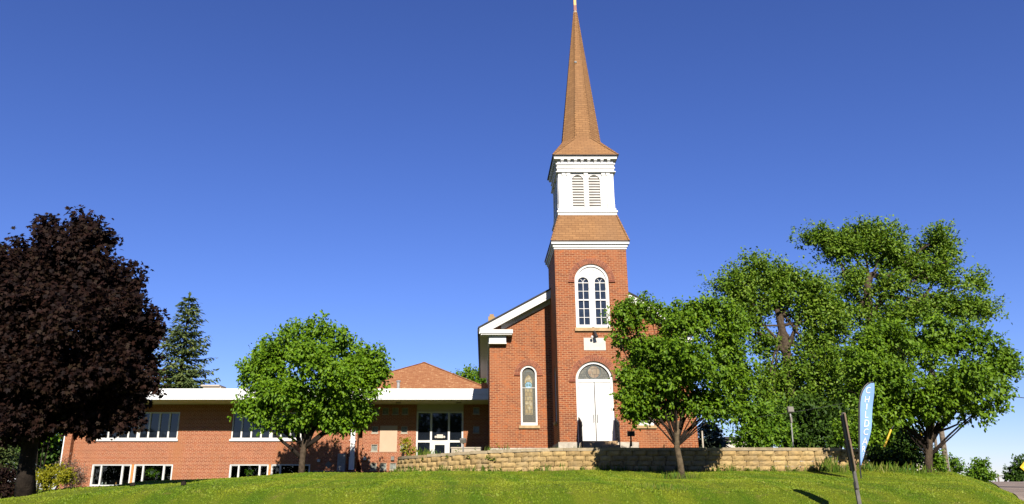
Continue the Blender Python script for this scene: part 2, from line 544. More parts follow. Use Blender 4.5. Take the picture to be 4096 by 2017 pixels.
b.inputs['Specular IOR Level'].default_value = 0.1
bump(nt, b, noise(nt, coords(nt), 40, 4, 0.8), 0.9, 0.05)
M['lawn'] = m
m, nt, b, out = new_mat('grass_blade')
lc = lawn_colour(nt)
g = nt.nodes.new('ShaderNodeNewGeometry')
col = mixc(nt, ramp(nt, g.outputs['Random Per Island'], 0.0, 1.0), mixc(nt, 0.25, lc, (0.05, 0.11, 0.005)), mixc(nt, 0.15, lc, (0.22, 0.23, 0.03)))
nt.links.new(col, b.inputs['Base Color'])
b.inputs['Roughness'].default_value = 0.6
b.inputs['Specular IOR Level'].default_value = 0.2
tr = nt.nodes.new('ShaderNodeBsdfTranslucent')
nt.links.new(col, tr.inputs['Color'])
mx = nt.nodes.new('ShaderNodeMixShader')
mx.inputs[0].default_value = 0.25
nt.links.new(b.outputs[0], mx.inputs[1])
nt.links.new(tr.outputs[0], mx.inputs[2])
nt.links.new(mx.outputs[0], out.inputs['Surface'])
M['blade'] = m
M['blade_tall'] = leafmat('tall_grass_blade', [(0.035, 0.085, 0.006), (0.07, 0.13, 0.009), (0.11, 0.15, 0.015), (0.19, 0.17, 0.05)], 0.25, 0.6, 0.2)
M['blade_dry'] = leafmat('dry_grass_blade', [(0.16, 0.19, 0.02), (0.26, 0.26, 0.05), (0.38, 0.32, 0.12)], 0.2, 0.7, 0.1)
M['road'] = plain('gravel_road', (0.21, 0.165, 0.135), 0.95, 0.1, 0.3, 1.2, bmp=0.4)
M['asphalt'] = plain('asphalt', (0.055, 0.055, 0.055), 0.9, 0.2, 0.25, 2.5, bmp=0.4)

xs = np.concatenate([np.linspace(-600, -60, 12), np.linspace(-55, -20, 15), np.linspace(-19, 24, 110), np.linspace(25, 60, 22), np.linspace(70, 700, 12)])
ys = np.concatenate([np.linspace(-120, 8, 10), np.linspace(9, 32, 95), np.linspace(33, 75, 30), np.linspace(85, 900, 16)])
grid_mesh('ground', xs, ys, ground, M['lawn'])
grid_mesh('street', np.linspace(-200, 200, 60), np.linspace(-6.5, 7.5, 8), lambda x, y: ground(x, y) + 0.012, M['asphalt'])

def strip_mesh(name, centre, half, mat, lift, ncross=9):
    c = [Vector((x, y, 0)) for x, y in centre]
    vs, fs = [], []
    for i, p in enumerate(c):
        t = (c[min(i + 1, len(c) - 1)] - c[max(i - 1, 0)]).normalized()
        nn = Vector((t.y, -t.x, 0))
        for k in range(ncross):
            q = p + nn * half * (2 * k / (ncross - 1) - 1)
            vs.append((q.x, q.y, gz(q.x, q.y) + lift))
    for i in range(len(c) - 1):
        for k in range(ncross - 1):
            a = i * ncross + k
            fs.append((a, a + 1, a + 1 + ncross, a + ncross))
    me = bpy.data.meshes.new(name)
    me.from_pydata(vs, [], fs)
    me.materials.append(mat)
    return struct(link(name, me))
rc = [(5.8 + 0.625 * (14 + 54 * t), 14 + 54 * t) for t in np.linspace(0, 1, 80)]
strip_mesh('side_road', rc, 4.0, M['road'], 0.03, 21)

# ------------------------------------------------------------------ retaining wall and the terrace behind it
WP = [(-3.05, 29.0), (-3.0, 27.9), (-2.75, 27.0), (-2.2, 26.15), (-1.3, 25.4), (0.2, 24.75), (3.0, 24.3), (7.0, 24.2), (11.0, 24.2), (11.5, 24.22), (12.0, 24.4)]
def resample(P, step):
    P = [Vector((x, y, 0)) for x, y in P]
    # smooth curve through the points
    q = []
    for i in range(len(P) - 1):
        p0, p1, p2, p3 = P[max(i - 1, 0)], P[i], P[i + 1], P[min(i + 2, len(P) - 1)]
        for k in range(12):
            t = k / 12
            q.append(0.5 * ((2 * p1) + (p2 - p0) * t + (2 * p0 - 5 * p1 + 4 * p2 - p3) * t * t + (3 * p1 - p0 - 3 * p2 + p3) * t ** 3))
    q.append(P[-1])
    d = [0]
    for i in range(1, len(q)):
        d.append(d[-1] + (q[i] - q[i - 1]).length)
    n = int(d[-1] / step)
    s = np.linspace(0, d[-1], n + 1)
    return s, np.stack([np.interp(s, d, [p.x for p in q]), np.interp(s, d, [p.y for p in q])], 1)
WS, WXY = resample(WP, 0.05)
def wall_at(s):
    x = np.interp(s, WS, WXY[:, 0])
    y = np.interp(s, WS, WXY[:, 1])
    e = 0.1
    tx = np.interp(s + e, WS, WXY[:, 0]) - np.interp(s - e, WS, WXY[:, 0])
    ty = np.interp(s + e, WS, WXY[:, 1]) - np.interp(s - e, WS, WXY[:, 1])
    t = Vector((tx, ty, 0)).normalized()
    return Vector((x, y, 0)), t, Vector((-t.y, t.x, 0))      # point, along, inward (away from the camera)
STOT = WS[-1]
def wall_top(x):
    return float(np.interp(x, [-3.1, -2.2, -1.0, 0.5, 2.5, 11.0, 12.6], [0.78, 0.79, 0.85, 0.92, 0.965, 0.965, 0.80]))
wall = thing('retaining_wall', 'low tan retaining wall of stacked split face blocks below the church', 'retaining wall', (4.5, 24.3, 0.2))
mb, mc = MB(), MB()
CH = 0.152
for row in range(7):                                # row 0 just under the caps
    s = -0.2 + (0.22 if row % 2 else 0.0) - rnd.random() * 0.1
    while s < STOT:
        wlen = rnd.uniform(0.36, 0.46)
        s0, s1 = max(s, 0), min(s + wlen - 0.008, STOT)
        s += wlen
        if s1 - s0 < 0.08:
            continue
        p, t, n = wall_at((s0 + s1) / 2)
        z1 = wall_top(p.x) - 0.095 - CH * row - rnd.uniform(0.002, 0.010)
        z0 = wall_top(p.x) - 0.095 - CH * (row + 1)
        off = -0.022 * row + rnd.uniform(-0.012, 0.012) - 0.02
        nu, nv = 6, 4
        vs = []
        for j in range(nv):
            for i in range(nu):
                a, bb = i / (nu - 1), j / (nv - 1)
                ed = min(a, 1 - a) * (s1 - s0)
                ev = min(bb, 1 - bb) * (z1 - z0)
                blg = -0.035 * min(1, ed / 0.06) * min(1, ev / 0.05 + 0.3) + rnd.uniform(-0.010, 0.010)
                cut = 0.018 if (i in (0, nu - 1)) else 0.0
                q = p + t * ((a - 0.5) * (s1 - s0) * (0.97 if j in (0, nv - 1) else 1)) + n * (off + blg + cut)
                vs.append((q.x, q.y, z0 + (z1 - z0) * bb + (rnd.uniform(-0.006, 0.004) if 0 < i < nu - 1 else -0.006 * (j == nv - 1))))
        fs = [(j * nu + i, j * nu + i + 1, (j + 1) * nu + i + 1, (j + 1) * nu + i) for j in range(nv - 1) for i in range(nu - 1)]
        k = len(vs)
        for i, j in ((0, 0), (nu - 1, 0), (nu - 1, nv - 1), (0, nv - 1)):
            v = Vector(vs[j * nu + i]) + n * 0.24
            vs.append(tuple(v))
        bl, br, tr_, tl = range(k, k + 4)
        fs += [tuple(list(range(nu)) [::-1] + [bl, br]), tuple([(nv - 1) * nu + i for i in range(nu)] + [tr_, tl]),
               tuple([j * nu for j in range(nv)] + [tl, bl]), tuple([j * nu + nu - 1 for j in range(nv - 1, -1, -1)] + [br, tr_])]
        mb.add(vs, fs)
s = 0.0
while s < STOT:
    wlen = rnd.uniform(0.42, 0.62)
    s0, s1 = s, min(s + wlen - 0.006, STOT)
    s += wlen
    if s1 - s0 < 0.1:
        continue
    p, t, n = wall_at((s0 + s1) / 2)
    z = wall_top(p.x)
    c = p + n * (0.12 + rnd.uniform(-0.01, 0.01)) + Vector((0, 0, z - 0.048 + rnd.uniform(-0.006, 0.006)))
    mc.obox(c, t * (s1 - s0) / 2, n * 0.16, Vector((0, 0, 0.045)))
mb.build('block_courses', M['block'], wall)
mc.build('coping', M['cap'], wall)

nS, nT = 90, 16
vs, fs = [], []
for i in range(nS):
    p, t, n = wall_at(STOT * i / (nS - 1))
    zt = wall_top(p.x) - 0.05
    zend = float(np.interp(p.x, [-3, -1.5, 0.3, 13], [0.42, 0.62, 1.06, 1.10]))
    yend = 46.0
    for j in range(nT):
        a = j / (nT - 1)
        q = p + n * 0.2
        y = q.y + (yend - q.y) * a
        xx = q.x + (np.interp(p.x, [-3, 0, 13], [-2.4, 0.3, 20]) - q.x) * a
        zz = zt + (zend - zt) * min(1, (y - q.y) / max(0.5, 30.5 - q.y))
        vs.append((xx, y, zz))
fs = [(i * nT + j, (i + 1) * nT + j, (i + 1) * nT + j + 1, i * nT + j + 1) for i in range(nS - 1) for j in range(nT - 1)]
me = bpy.data.meshes.new('terrace')
me.from_pydata(vs, [], fs)
for p in me.polygons:
    p.use_smooth = True
me.materials.append(M['lawn'])
terrace = struct(link('terrace', me))
def terrace_z(x, y):
    zt = wall_top(x) - 0.05
    zend = float(np.interp(x, [-3, -1.5, 0.3, 13], [0.42, 0.62, 1.06, 1.10]))
    yw = float(np.interp(x, [-3, -1, 3, 12], [27.5, 25.2, 24.3, 24.3])) + 0.2
    return zt + (zend - zt) * min(1, max(0, (y - yw) / (30.5 - yw)))

# ------------------------------------------------------------------ church
YT, YN = 34.0, 37.0
TX0, TX1, TC = 3.36, 6.73, 5.045
YC = YT + (TX1 - TX0) / 2
in_church = True
church = thing('brick_church', 'orange brick church with a tall tan shingled steeple and white double doors', 'church', (4.19, 31.5, 1.08))
fT, fN = front(YT), front(YN)
# tower
mb = MB()
door_o = arch(4.98, 0.83, 1.60, 4.29)
win_o = arch(5.05, 0.79, 6.65, 8.88)
mb.wall(rect(TX0, TX1, 1.0, 10.45), [door_o, win_o], fT, 0.22)
side_o = arch(-35.45, 0.36, 2.55, 4.75)
mb.wall(rect(-37.3, -34.0, 1.0, 10.45), [side_o], leftside(TX0), 0.2)
mb.poly([(TX1, 34, 1.0), (TX1, 37.4, 1.0), (TX1, 37.4, 10.45), (TX1, 34, 10.45)])
mb.poly([(TX1, 37.4, 6), (TX0, 37.4, 6), (TX0, 37.4, 10.45), (TX1, 37.4, 10.45)])
mb.build('tower_wall', M['brick_church'], church)
def brick_arch(cx, zs, hw, m, Y, k):
    mb, mm = MB(), MB()
    voussoirs(mb, cx, zs, hw + 0.02, hw + 0.145, m, -0.035, 0.05, k)
    voussoirs(mb, cx, zs, hw + 0.155, hw + 0.275, m, -0.030, 0.05, k + 6)
    ringband(mm, cx, zs, hw + 0.005, hw + 0.285, m, -0.022, 0.04)
    for sx in (-1, 1):
        a, bq = cx + sx * (hw + 0.01), cx + sx * (hw + 0.30)
        mb.box(min(a, bq), max(a, bq), Y - 0.06, Y + 0.02, zs - 0.085, zs - 0.012)
    ao = mb.build('brick_arch', M['arch_brick'], church)
    mm.build('mortar_ring', M['mortar'], ao)
brick_arch(4.98, 4.29, 0.83, fT, YT, 34)
brick_arch(5.05, 8.88, 0.79, fT, YT, 34)
mb = MB()
mb.box(TX0 - 0.07, TX1 + 0.07, YT - 0.07, YT + 0.1, 1.0, 1.585)
mb.box(TX0 - 0.06, TX0 + 0.02, YT + 0.1, YN - 0.02, 1.0, 1.56)
mb.box(0.28, TX0 - 0.06, YN - 0.05, YN + 0.1, 0.6, 1.46)
mb.box(TX1 + 0.07, 10.25, YN - 0.05, YN + 0.1, 0.6, 1.46)
mb.box(0.27, 0.36, YN + 0.1, YN + 17, 0.3, 1.46)
mb.build('plinth', M['plinth'], church)
mb = MB()
mb.box(4.26, 5.74, 33.15, YT - 0.072, 0.9, 1.595)
mb.box(4.26, 5.74, 32.8, 33.148, 0.8, 1.42)
mb.build('step', M['sill'], church)
# door set
mb = MB()
ringband(mb, 4.98, 4.29, 0.72, 0.828, fT, 0.06, 0.2, 24, 1.60)
mb.box(4.26, 5.70, YT + 0.065, YT + 0.19, 4.20, 4.33)
dframe = mb.build('door_frame', M['white'], church)
for x0, x1, hx in ((4.262, 4.964, 4.90), (4.996, 5.698, 5.06)):
    lf = MB().box(x0, x1, YT + 0.09, YT + 0.14, 1.63, 4.195).build('door', M['white'], church)
    hb = MB()
    hb.tube([(hx, YT + 0.03, 2.45), (hx, YT + 0.03, 2.78)], 0.016, 8)
    hb.box(hx - 0.012, hx + 0.012, YT + 0.03, YT + 0.088, 2.47, 2.50)
    hb.box(hx - 0.012, hx + 0.012, YT + 0.03, YT + 0.088, 2.73, 2.76)
    hb.build('door_handle', M['grey_metal'], lf)
    for zz in (1.95, 2.95, 3.9):
        xx = x0 + 0.012 if hx < 4.98 else x1 - 0.012
        MB().box(xx - 0.014, xx + 0.014, YT + 0.078, YT + 0.089, zz, zz + 0.12).build('hinge', M['grey_metal'], lf)
MB().box(4.10, 5.86, YT + 0.145, YT + 0.2, 1.60, 4.22).build('door_recess', M['room'], church)  # black sheet behind the leaves, painting the shade in their gap
# stained glass materials
def stained(name, cols, bw, rh, lead=(0.05, 0.05, 0.045), rough=0.35):
    return brick(name, cols[0], cols[1], lead, bw, rh, 0.008, c3=cols[2], patch=0.25, bmp=0, rough=rough)
M['glass_tan'] = stained('tan_stained_glass', [(0.24, 0.20, 0.11), (0.19, 0.145, 0.07), (0.28, 0.25, 0.18)], 0.13, 0.17)
M['glass_olive'] = stained('olive_stained_glass', [(0.065, 0.067, 0.05), (0.10, 0.095, 0.07), (0.05, 0.045, 0.04)], 0.06, 0.07)
M['glass_grey'] = stained('grey_stained_glass', [(0.11, 0.113, 0.095), (0.075, 0.083, 0.075), (0.16, 0.145, 0.11)], 0.09, 0.09)
M['glass_ring'] = plain('blue_green_glass', (0.07, 0.082, 0.072), 0.3, 0.4, 0.5, 14)
M['glass_rose'] = stained('rose_stained_glass', [(0.20, 0.16, 0.105), (0.17, 0.11, 0.075), (0.24, 0.21, 0.16)], 0.16, 0.21)
M['glass_sky'] = plain('sky_blue_glass', (0.15, 0.245, 0.34), 0.3, 0.4, 0.3, 12)
M['glass_leafgreen'] = plain('green_glass', (0.05, 0.13, 0.06), 0.3, 0.4, 0.3, 12)
fan = MB().prism([(4.98 + 0.72 * math.cos(math.pi * i / 24), 4.33 + 0.69 * math.sin(math.pi * i / 24)) for i in range(25)], fT, 0.15, 0.16).build('fanlight', M['glass_grey'], church)
def disc(cx, cz, r, y0, y1, name, mat, par, n=24, half=None):
    pts = [(cx + r * math.cos(2 * math.pi * i / n), cz + r * math.sin(2 * math.pi * i / n)) for i in range(n)]
    if half is not None:
        pts = [(u, max(v, half)) for u, v in pts]
    return MB().prism(pts, lambda u, v, w: (u, w, v), y0, y1).build(name, mat, par)
disc(4.99, 4.66, 0.34, YT + 0.144, YT + 0.149, 'rosette_border', M['glass_ring'], fan, half=4.335)
disc(4.99, 4.66, 0.27, YT + 0.136, YT + 0.143, 'rosette', M['glass_rose'], fan, half=4.335)
ln = MB()
for r in (0.27, 0.345):
    pts = [(4.99 + r * math.cos(2 * math.pi * i / 24), YT + 0.138, max(4.345, 4.66 + r * math.sin(2 * math.pi * i / 24))) for i in range(25)]
    ln.tube(pts, 0.011, 5, False)
ln.build('lead_line', M['steel'], fan)
# tower window
wf = MB()
gl_c, gl_w = (4.66, 5.44), 0.245
lanc = [arch(c, gl_w, 6.78, 8.80, 10) for c in gl_c]
wf.wall(arch(5.05, 0.785, 6.655, 8.88, 20), lanc, front(YT + 0.09), 0.08)
ringband(wf, 5.05, 8.88, 0.68, 0.786, fT, 0.035, 0.10, 24, 6.66)
for c in gl_c:
    ringband(wf, c, 8.80, gl_w + 0.01, gl_w + 0.065, fT, 0.055, 0.092, 14, 8.5)
pts = [(5.05 + 0.15 * math.cos(2 * math.pi * i / 20), YT + 0.085, 9.33 + 0.15 * math.sin(2 * math.pi * i / 20)) for i in range(21)]
wf.tube(pts, 0.018, 6, False)
wf.box(5.00, 5.10, YT + 0.055, YT + 0.092, 6.70, 8.9)
win = wf.build('window', M['white'], church)
for c in gl_c:
    gm, mu = MB(), MB()
    gm.prism(arch(c, gl_w + 0.02, 6.76, 8.80, 10), fT, 0.155, 0.165)
    mu.box(c - 0.016, c + 0.016, YT + 0.12, YT + 0.154, 6.78, 8.80)
    for z, h in ((8.80, 0.018), (8.40, 0.013), (7.98, 0.032), (7.57, 0.013), (7.16, 0.013)):
        mu.box(c - gl_w, c + gl_w, YT + 0.118 - (0.03 if h > 0.03 else 0), YT + 0.153, z - h, z + h)
    for sx in (-1, 1):
        mu.tube([(c, YT + 0.137, 8.80), (c + sx * 0.05, YT + 0.137, 8.93), (c + sx * 0.135, YT + 0.137, 9.00)], 0.015, 6)
    mu.box(c - gl_w, c + gl_w, YT + 0.11, YT + 0.153, 6.775, 6.82)
    mu.build('muntin', M['white'], gm.build('pane', M['glass_blue'], win))
MB().box(4.19, 5.91, YT - 0.11, YT + 0.12, 6.49, 6.645).build('window_sill', M['sill'], church)
MB().box(4.575, 5.56, YT - 0.02, YT + 0.05, 5.62, 6.19).build('date_stone', M['plaque'], church)
lamp = MB()
lamp.tube([(5.02, YT, 6.42), (5.02, YT - 0.16, 6.44), (5.05, YT - 0.24, 6.38)], 0.03, 8)
lamp.tube([(5.04, YT - 0.20, 6.46), (5.09, YT - 0.30, 6.26), (5.11, YT - 0.34, 6.16)], [0.05, 0.075, 0.085], 10)
lo = lamp.build('wall_lamp', M['black'], church)
MB().lathe((4.93, YT - 0.22, 6.12), [(0.02, 0.0), (0.055, 0.03), (0.06, 0.09), (0.03, 0.13)], 12).build('bulb', M['white'], lo)
# tower side window in the shade
sw = MB()
lm = leftside(TX0)
ringband(sw, -35.45, 4.75, 0.28, 0.358, lm, 0.03, 0.15, 14, 2.56)
sw.box(TX0 + 0.03, TX0 + 0.15, 35.10, 35.80, 2.555, 2.63)
so = sw.build('window', M['white'], church)
MB().prism(arch(-35.45, 0.30, 2.6, 4.75, 12), lm, 0.12, 0.13).build('pane', M['glass_olive'], so)
MB().box(TX0 - 0.09, TX0 + 0.1, 35.02, 35.88, 2.42, 2.548).build('window_sill', M['sill'], church)
# tower cornice, skirt roof
mb = MB()
for h, z0, z1 in ((1.715, 10.40, 10.50), (1.76, 10.50, 10.62), (1.83, 10.62, 10.74)):
    mb.frustum(TC, YC, h, z0, h, z1)
mb.build('tower_cornice', M['white'], church)
mb = MB().frustum(TC, YC, 1.86, 10.745, 1.86, 10.79)
mb.build('roof_edge', M['dark_roof'], church)
sk = MB().frustum(TC, YC, 1.84, 10.792, 1.39, 12.24)
sk.build('skirt_roof', M['shingle'], church)
def hipcaps(pts_pairs, name, mat, wdt=0.13, step=0.17):
    for a, b2, outw in pts_pairs:
        mb = MB()
        a, b2, outw = Vector(a), Vector(b2), Vector(outw).normalized()
        d = (b2 - a)
        n = max(2, int(d.length / step))
        t = d.normalized()
        side = t.cross(outw).normalized()
        up = side.cross(t)
        for i in range(n):
            c = a + d * ((i + 0.5) / n) + outw * 0.012
            w = wdt
            lift = up * 0.012
            v0 = c - t * step * 0.55 + lift
            v1 = c + t * step * 0.55
            mb.add([v0 - side * w * 0.5 - outw * 0.03, v0 + lift, v0 + side * w * 0.5 - outw * 0.03, v1 - side * w * 0.5 - outw * 0.03, v1 + lift * 0.3, v1 + side * w * 0.5 - outw * 0.03],
                   [(0, 1, 4, 3), (1, 2, 5, 4), (0, 2, 1)])
        mb.build(name, mat, church)
prs = []
for sx, sy in ((-1, -1), (1, -1), (-1, 1), (1, 1)):
    prs.append(((TC + sx * 1.84, YC + sy * 1.84, 10.80), (TC + sx * 1.40, YC + sy * 1.40, 12.22), (sx, sy, 0.5)))
hipcaps(prs, 'hip_shingle', M['shingle'])
# belfry
BH, BXC = 1.33, 5.03
BYF = YC - BH
mb = MB()
mb.frustum(BXC, YC, 1.42, 12.20, 1.42, 12.34)
mb.frustum(BXC, YC, 1.46, 12.34, 1.46, 12.43)
mb.frustum(BXC, YC, 1.40, 12.43, 1.40, 12.55)
mb.build('belfry_base', M['white'], church)
def shingle_sides(fn):
    for k in range(4):
        fn(k)
def sidemap(k):
    cx, cy = BXC, YC
    ca, sa = [(1, 0), (0, 1), (-1, 0), (0, -1)][k]
    def m(u, v, w):                              # u along the face from its middle, w inward from radius BH
        lx, ly = u, -BH + w
        return (cx + lx * ca - ly * sa, cy + lx * sa + ly * ca, v)
    return m
bw_, lv, lvb, pil, mod = MB(), [], [], MB(), []
S0 = -1.33
A = [(-0.40, 0.28), (0.40, 0.28)]
for k in range(4):
    m = sidemap(k)
    bw_.wall(rect(-BH, BH, 12.54, 14.47), [arch(c, h, 12.62, 14.04, 12) for c, h in A], m, 0.199)
    for c0, c1 in ((-1.33, -1.20), (-1.155, -1.005), (-0.935, -0.775), (-0.08, 0.08), (0.775, 0.935), (1.005, 1.155), (1.20, 1.33)):
        dep = -0.05 if abs(c0 + c1) < 2.4 else -0.022
        pil.prism([(c0, 12.552), (c1, 12.552), (c1, 14.40), (c0, 14.40)], m, dep, 0.01)
        if dep < -0.03:
            pil.prism([(c0 - 0.015, 14.29), (c1 + 0.015, 14.29), (c1 + 0.015, 14.42), (c0 - 0.015, 14.42)], m, dep - 0.025, 0.008)
            pil.prism([(c0 - 0.012, 12.556), (c1 + 0.012, 12.556), (c1 + 0.012, 12.86), (c0 - 0.012, 12.86)], m, dep - 0.014, 0.006)
    for c, h in A:
        q = MB()
        nsl = 12
        for i in range(nsl):
            z = 12.64 + i * 1.66 / nsl
            hw = h if z + 0.1 < 14.04 else max(0.03, math.sqrt(max(0.0, h * h - (z + 0.06 - 14.04) ** 2)))
            q.add([m(c - hw, z, 0.03), m(c + hw, z, 0.03), m(c + hw, z + 0.085, 0.07), m(c - hw, z + 0.085, 0.07),
                   m(c - hw, z - 0.018, 0.03), m(c + hw, z - 0.018, 0.03), m(c + hw, z + 0.07, 0.075), m(c - hw, z + 0.07, 0.075)],
                  [(0, 1, 2, 3), (4, 7, 6, 5), (0, 4, 5, 1), (2, 6, 7, 3)])
        q.build('louver', M['louver'], church)
    lvb.append(MB().prism(rect(-0.9, 0.9, 12.56, 14.44), m, 0.20, 0.22))
    for i in range(8):
        u = -1.14 + i * 2.28 / 7
        q = MB()
        q.prism([(u - 0.075, 15.02), (u + 0.075, 15.02), (u + 0.075, 15.085), (u - 0.075, 15.085)], m, -0.185, -0.03)
        q.prism([(u - 0.06, 14.90), (u + 0.06, 14.90), (u + 0.06, 15.018), (u - 0.06, 15.018)], m, -0.115, -0.03)
        q.build('modillion', M['white'], church)
bw_.build('belfry_wall', M['white'], church)
pil.build('pilaster', M['white'], church)
for q in lvb:
    q.build('louver_backing', M['bark_dark'], church)  # dark sheet stands in for the shade behind the slats
mb = MB()
for h, z0, z1 in ((1.46, 14.425, 14.47), (1.395, 14.47, 14.62), (1.43, 14.62, 14.70), (1.40, 14.70, 14.83), (1.45, 14.83, 14.90), (1.37, 14.90, 15.09), (1.54, 15.09, 15.19), (1.56, 15.19, 15.235)):
    mb.frustum(BXC, YC, h, z0, h, z1)
mb.build('entablature', M['white'], church)
MB().frustum(BXC, YC, 1.62, 15.237, 1.62, 15.285).build('roof_edge', M['dark_roof'], church)
# spire
SX, SZ0, SZ1, SA0, SA1 = 5.03, 16.50, 24.45, 0.95, 0.075
def octo(ap, z):
    r = ap / math.cos(math.pi / 8)
    return [Vector((SX + r * math.cos(math.pi / 8 + k * math.pi / 4 - math.pi / 2), YC + r * math.sin(math.pi / 8 + k * math.pi / 4 - math.pi / 2), z)) for k in range(8)]
o0, o1 = octo(SA0, SZ0), octo(SA1, SZ1)
sp = MB()
nseg = 12
rings = [octo(SA0 + (SA1 - SA0) * i / nseg, SZ0 + (SZ1 - SZ0) * i / nseg) for i in range(nseg + 1)]
for k in range(8):
    sp.add([o0[k], o0[(k + 1) % 8], o1[(k + 1) % 8], o1[k]], [(0, 1, 2, 3)])
eh = 1.61
cor = [Vector((BXC + sx * eh, YC + sy * eh, 15.287)) for sx, sy in ((1, -1), (1, 1), (-1, 1), (-1, -1))]
# octagon vertex order: 0 = front-right of the front side ... find by angle
def vert_near(ax, ay):
    return min(range(8), key=lambda k: -((o0[k].x - SX) * ax + (o0[k].y - YC) * ay))
fr, fl = vert_near(0.38, -0.92), vert_near(-0.38, -0.92)
rf, rb = vert_near(0.92, -0.38), vert_near(0.92, 0.38)
br_, bl_ = vert_near(0.38, 0.92), vert_near(-0.38, 0.92)
lb_, lf_ = vert_near(-0.92, 0.38), vert_near(-0.92, -0.38)
fl_ = MB()
for q in ((cor[3], cor[0], o0[fr], o0[fl]), (cor[0], cor[1], o0[rb], o0[rf]), (cor[1], cor[2], o0[bl_], o0[br_]), (cor[2], cor[3], o0[lf_], o0[lb_])):
    fl_.poly(q)
for q in ((cor[0], o0[rf], o0[fr]), (cor[1], o0[br_], o0[rb]), (cor[2], o0[lb_], o0[bl_]), (cor[3], o0[fl], o0[lf_])):
    fl_.poly(q)
sp.build('spire', M['shingle'], church)
fl_.build('spire_flare', M['shingle'], church)
hipcaps([(o0[k], o1[k], (o0[k].x - SX, o0[k].y - YC, 0.1)) for k in range(8)] +
        [(cor[3], o0[fl], (-1, -1, 1)), (cor[0], o0[fr], (1, -1, 1)), (cor[3], o0[lf_], (-1, -1, 1)), (cor[0], o0[rf], (1, -1, 1))], 'hip_shingle', M['shingle'], 0.12, 0.16)
MB().lathe((SX, YC, 24.40), [(0.10, 0), (0.105, 0.06), (0.085, 0.10)], 10).build('cap_collar', M['concrete'], church)
MB().frustum(SX, YC, 0.085, 24.50, 0.07, 24.85).build('copper_cap', M['copper'], church)
fi = MB()
fi.frustum(SX, YC, 0.07, 24.85, 0.055, 27.6)
fi.box(SX - 0.5, SX + 0.5, YC - 0.05, YC + 0.05, 26.9, 27.0)
fi.build('finial_cross', M['gold'], church)
p_ = at(2302, 250, YC - 0.45)
MB().obox(p_, (0.06, 0, 0), (0, 0.06, 0), (0, 0, 0.045)).build('roof_hook', M['black'], church)
# nave
NX0, NX1, NC = 0.34, 10.2, 5.06
ES = 0.543                                        # roof slope
def zroof(x):
    return 7.13 + ES * (x + 0.19) if x <= NC else 7.13 + ES * (NC + 0.19) - 0.515 * (x - NC)
mb = MB()
outer = [(NX0, 0.8), (NX1, 0.8), (NX1, zroof(NX1) - 0.2), (NC, zroof(NC) - 0.2), (NX0, zroof(NX0) - 0.2)]
NW = [2.22, 7.80]
holes = [arch(c, 0.40, 2.50, 4.96) for c in NW]
mb.wall(outer, holes, fN, 0.2)
mb.poly([(NX0, 54.2, 0.3), (NX0, 37, 0.3), (NX0, 37, 7.2), (NX0, 54.2, 7.2)])
mb.poly([(NX1, 37, 0.3), (NX1, 54.2, 0.3), (NX1, 54.2, 7.2), (NX1, 37, 7.2)])
mb.poly([(NX1, 54.2, 0.3), (NX0, 54.2, 0.3), (NX0, 54.2, 7.2), (NX1, 54.2, 7.2)])
mb.prism(rect(NX0 - 0.02, 1.13, 1.45, 6.42), fN, -0.05, 0.02)
mb.prism(rect(9.45, NX1 + 0.02, 1.45, 6.42), fN, -0.05, 0.02)
mb.build('nave_wall', M['brick_church'], church)
MB().box(-0.12, 4.5, 54.3, 58.0, 0.0, 6.65).build('rear_wall', M['brick_church'], church)
for c in NW:
    brick_arch(c, 4.96, 0.40, fN, YN, 20)
for c in NW:
    q = MB()
    ringband(q, c, 4.96, 0.315, 0.398, fN, 0.02, 0.16, 20, 2.50)
    q.box(c - 0.31, c + 0.31, YN + 0.02, YN + 0.16, 2.50, 2.64)
    q.box(c - 0.31, c + 0.31, YN + 0.10, YN + 0.128, 4.28, 4.305)
    w_ = q.build('window', M['white'], church)
    MB().prism(arch(c, 0.316, 2.63, 4.96, 16), fN, 0.14, 0.15).build('stained_glass', M['glass_olive'], w_)
    MB().prism([(c - 0.18, 3.02), (c + 0.18, 3.02), (c + 0.18, 4.72), (c, 4.95), (c - 0.18, 4.72)], fN, 0.133, 0.139).build('centre_panel', M['glass_tan'], w_)
    q = MB()
    for i in range(9):
        a = math.pi * (i / 8)
        cc = (c + 0.16 * math.cos(a), 5.0 + 0.13 * math.sin(a) - 0.02)
        q.prism([(cc[0] + 0.035 * math.cos(t * math.pi / 3), cc[1] + 0.035 * math.sin(t * math.pi / 3)) for t in range(6)], fN, 0.130, 0.1385)
    q.build('floral_glass', M['glass_ring'], w_)
    md = disc(c, 4.42, 0.165, YN + 0.126, YN + 0.132, 'medallion', M['glass_sky'], w_)
    q = MB()
    for sx in (-1, 1):
        for (du, dv, L_) in ((0.09, 0.05, 0.09), (0.10, -0.01, 0.09), (0.055, 0.085, 0.06)):
            q.prism([(c + sx * 0.01, 4.40), (c + sx * (du - 0.01), 4.40 + dv + 0.02), (c + sx * (du + 0.03), 4.40 + dv + 0.03), (c + sx * du, 4.40 + dv - 0.015)][::sx], fN, 0.120, 0.1255)
    pts = [(c + 0.165 * math.cos(2 * math.pi * i / 20), YN + 0.125, 4.42 + 0.165 * math.sin(2 * math.pi * i / 20)) for i in range(21)]
    q.tube(pts, 0.009, 5, False)
    q.build('dove_and_leaves', M['glass_leafgreen'], w_)
    MB().box(c - 0.50, c + 0.50, YN - 0.10, YN + 0.1, 2.365, 2.498).build('window_sill', M['sill'], church)
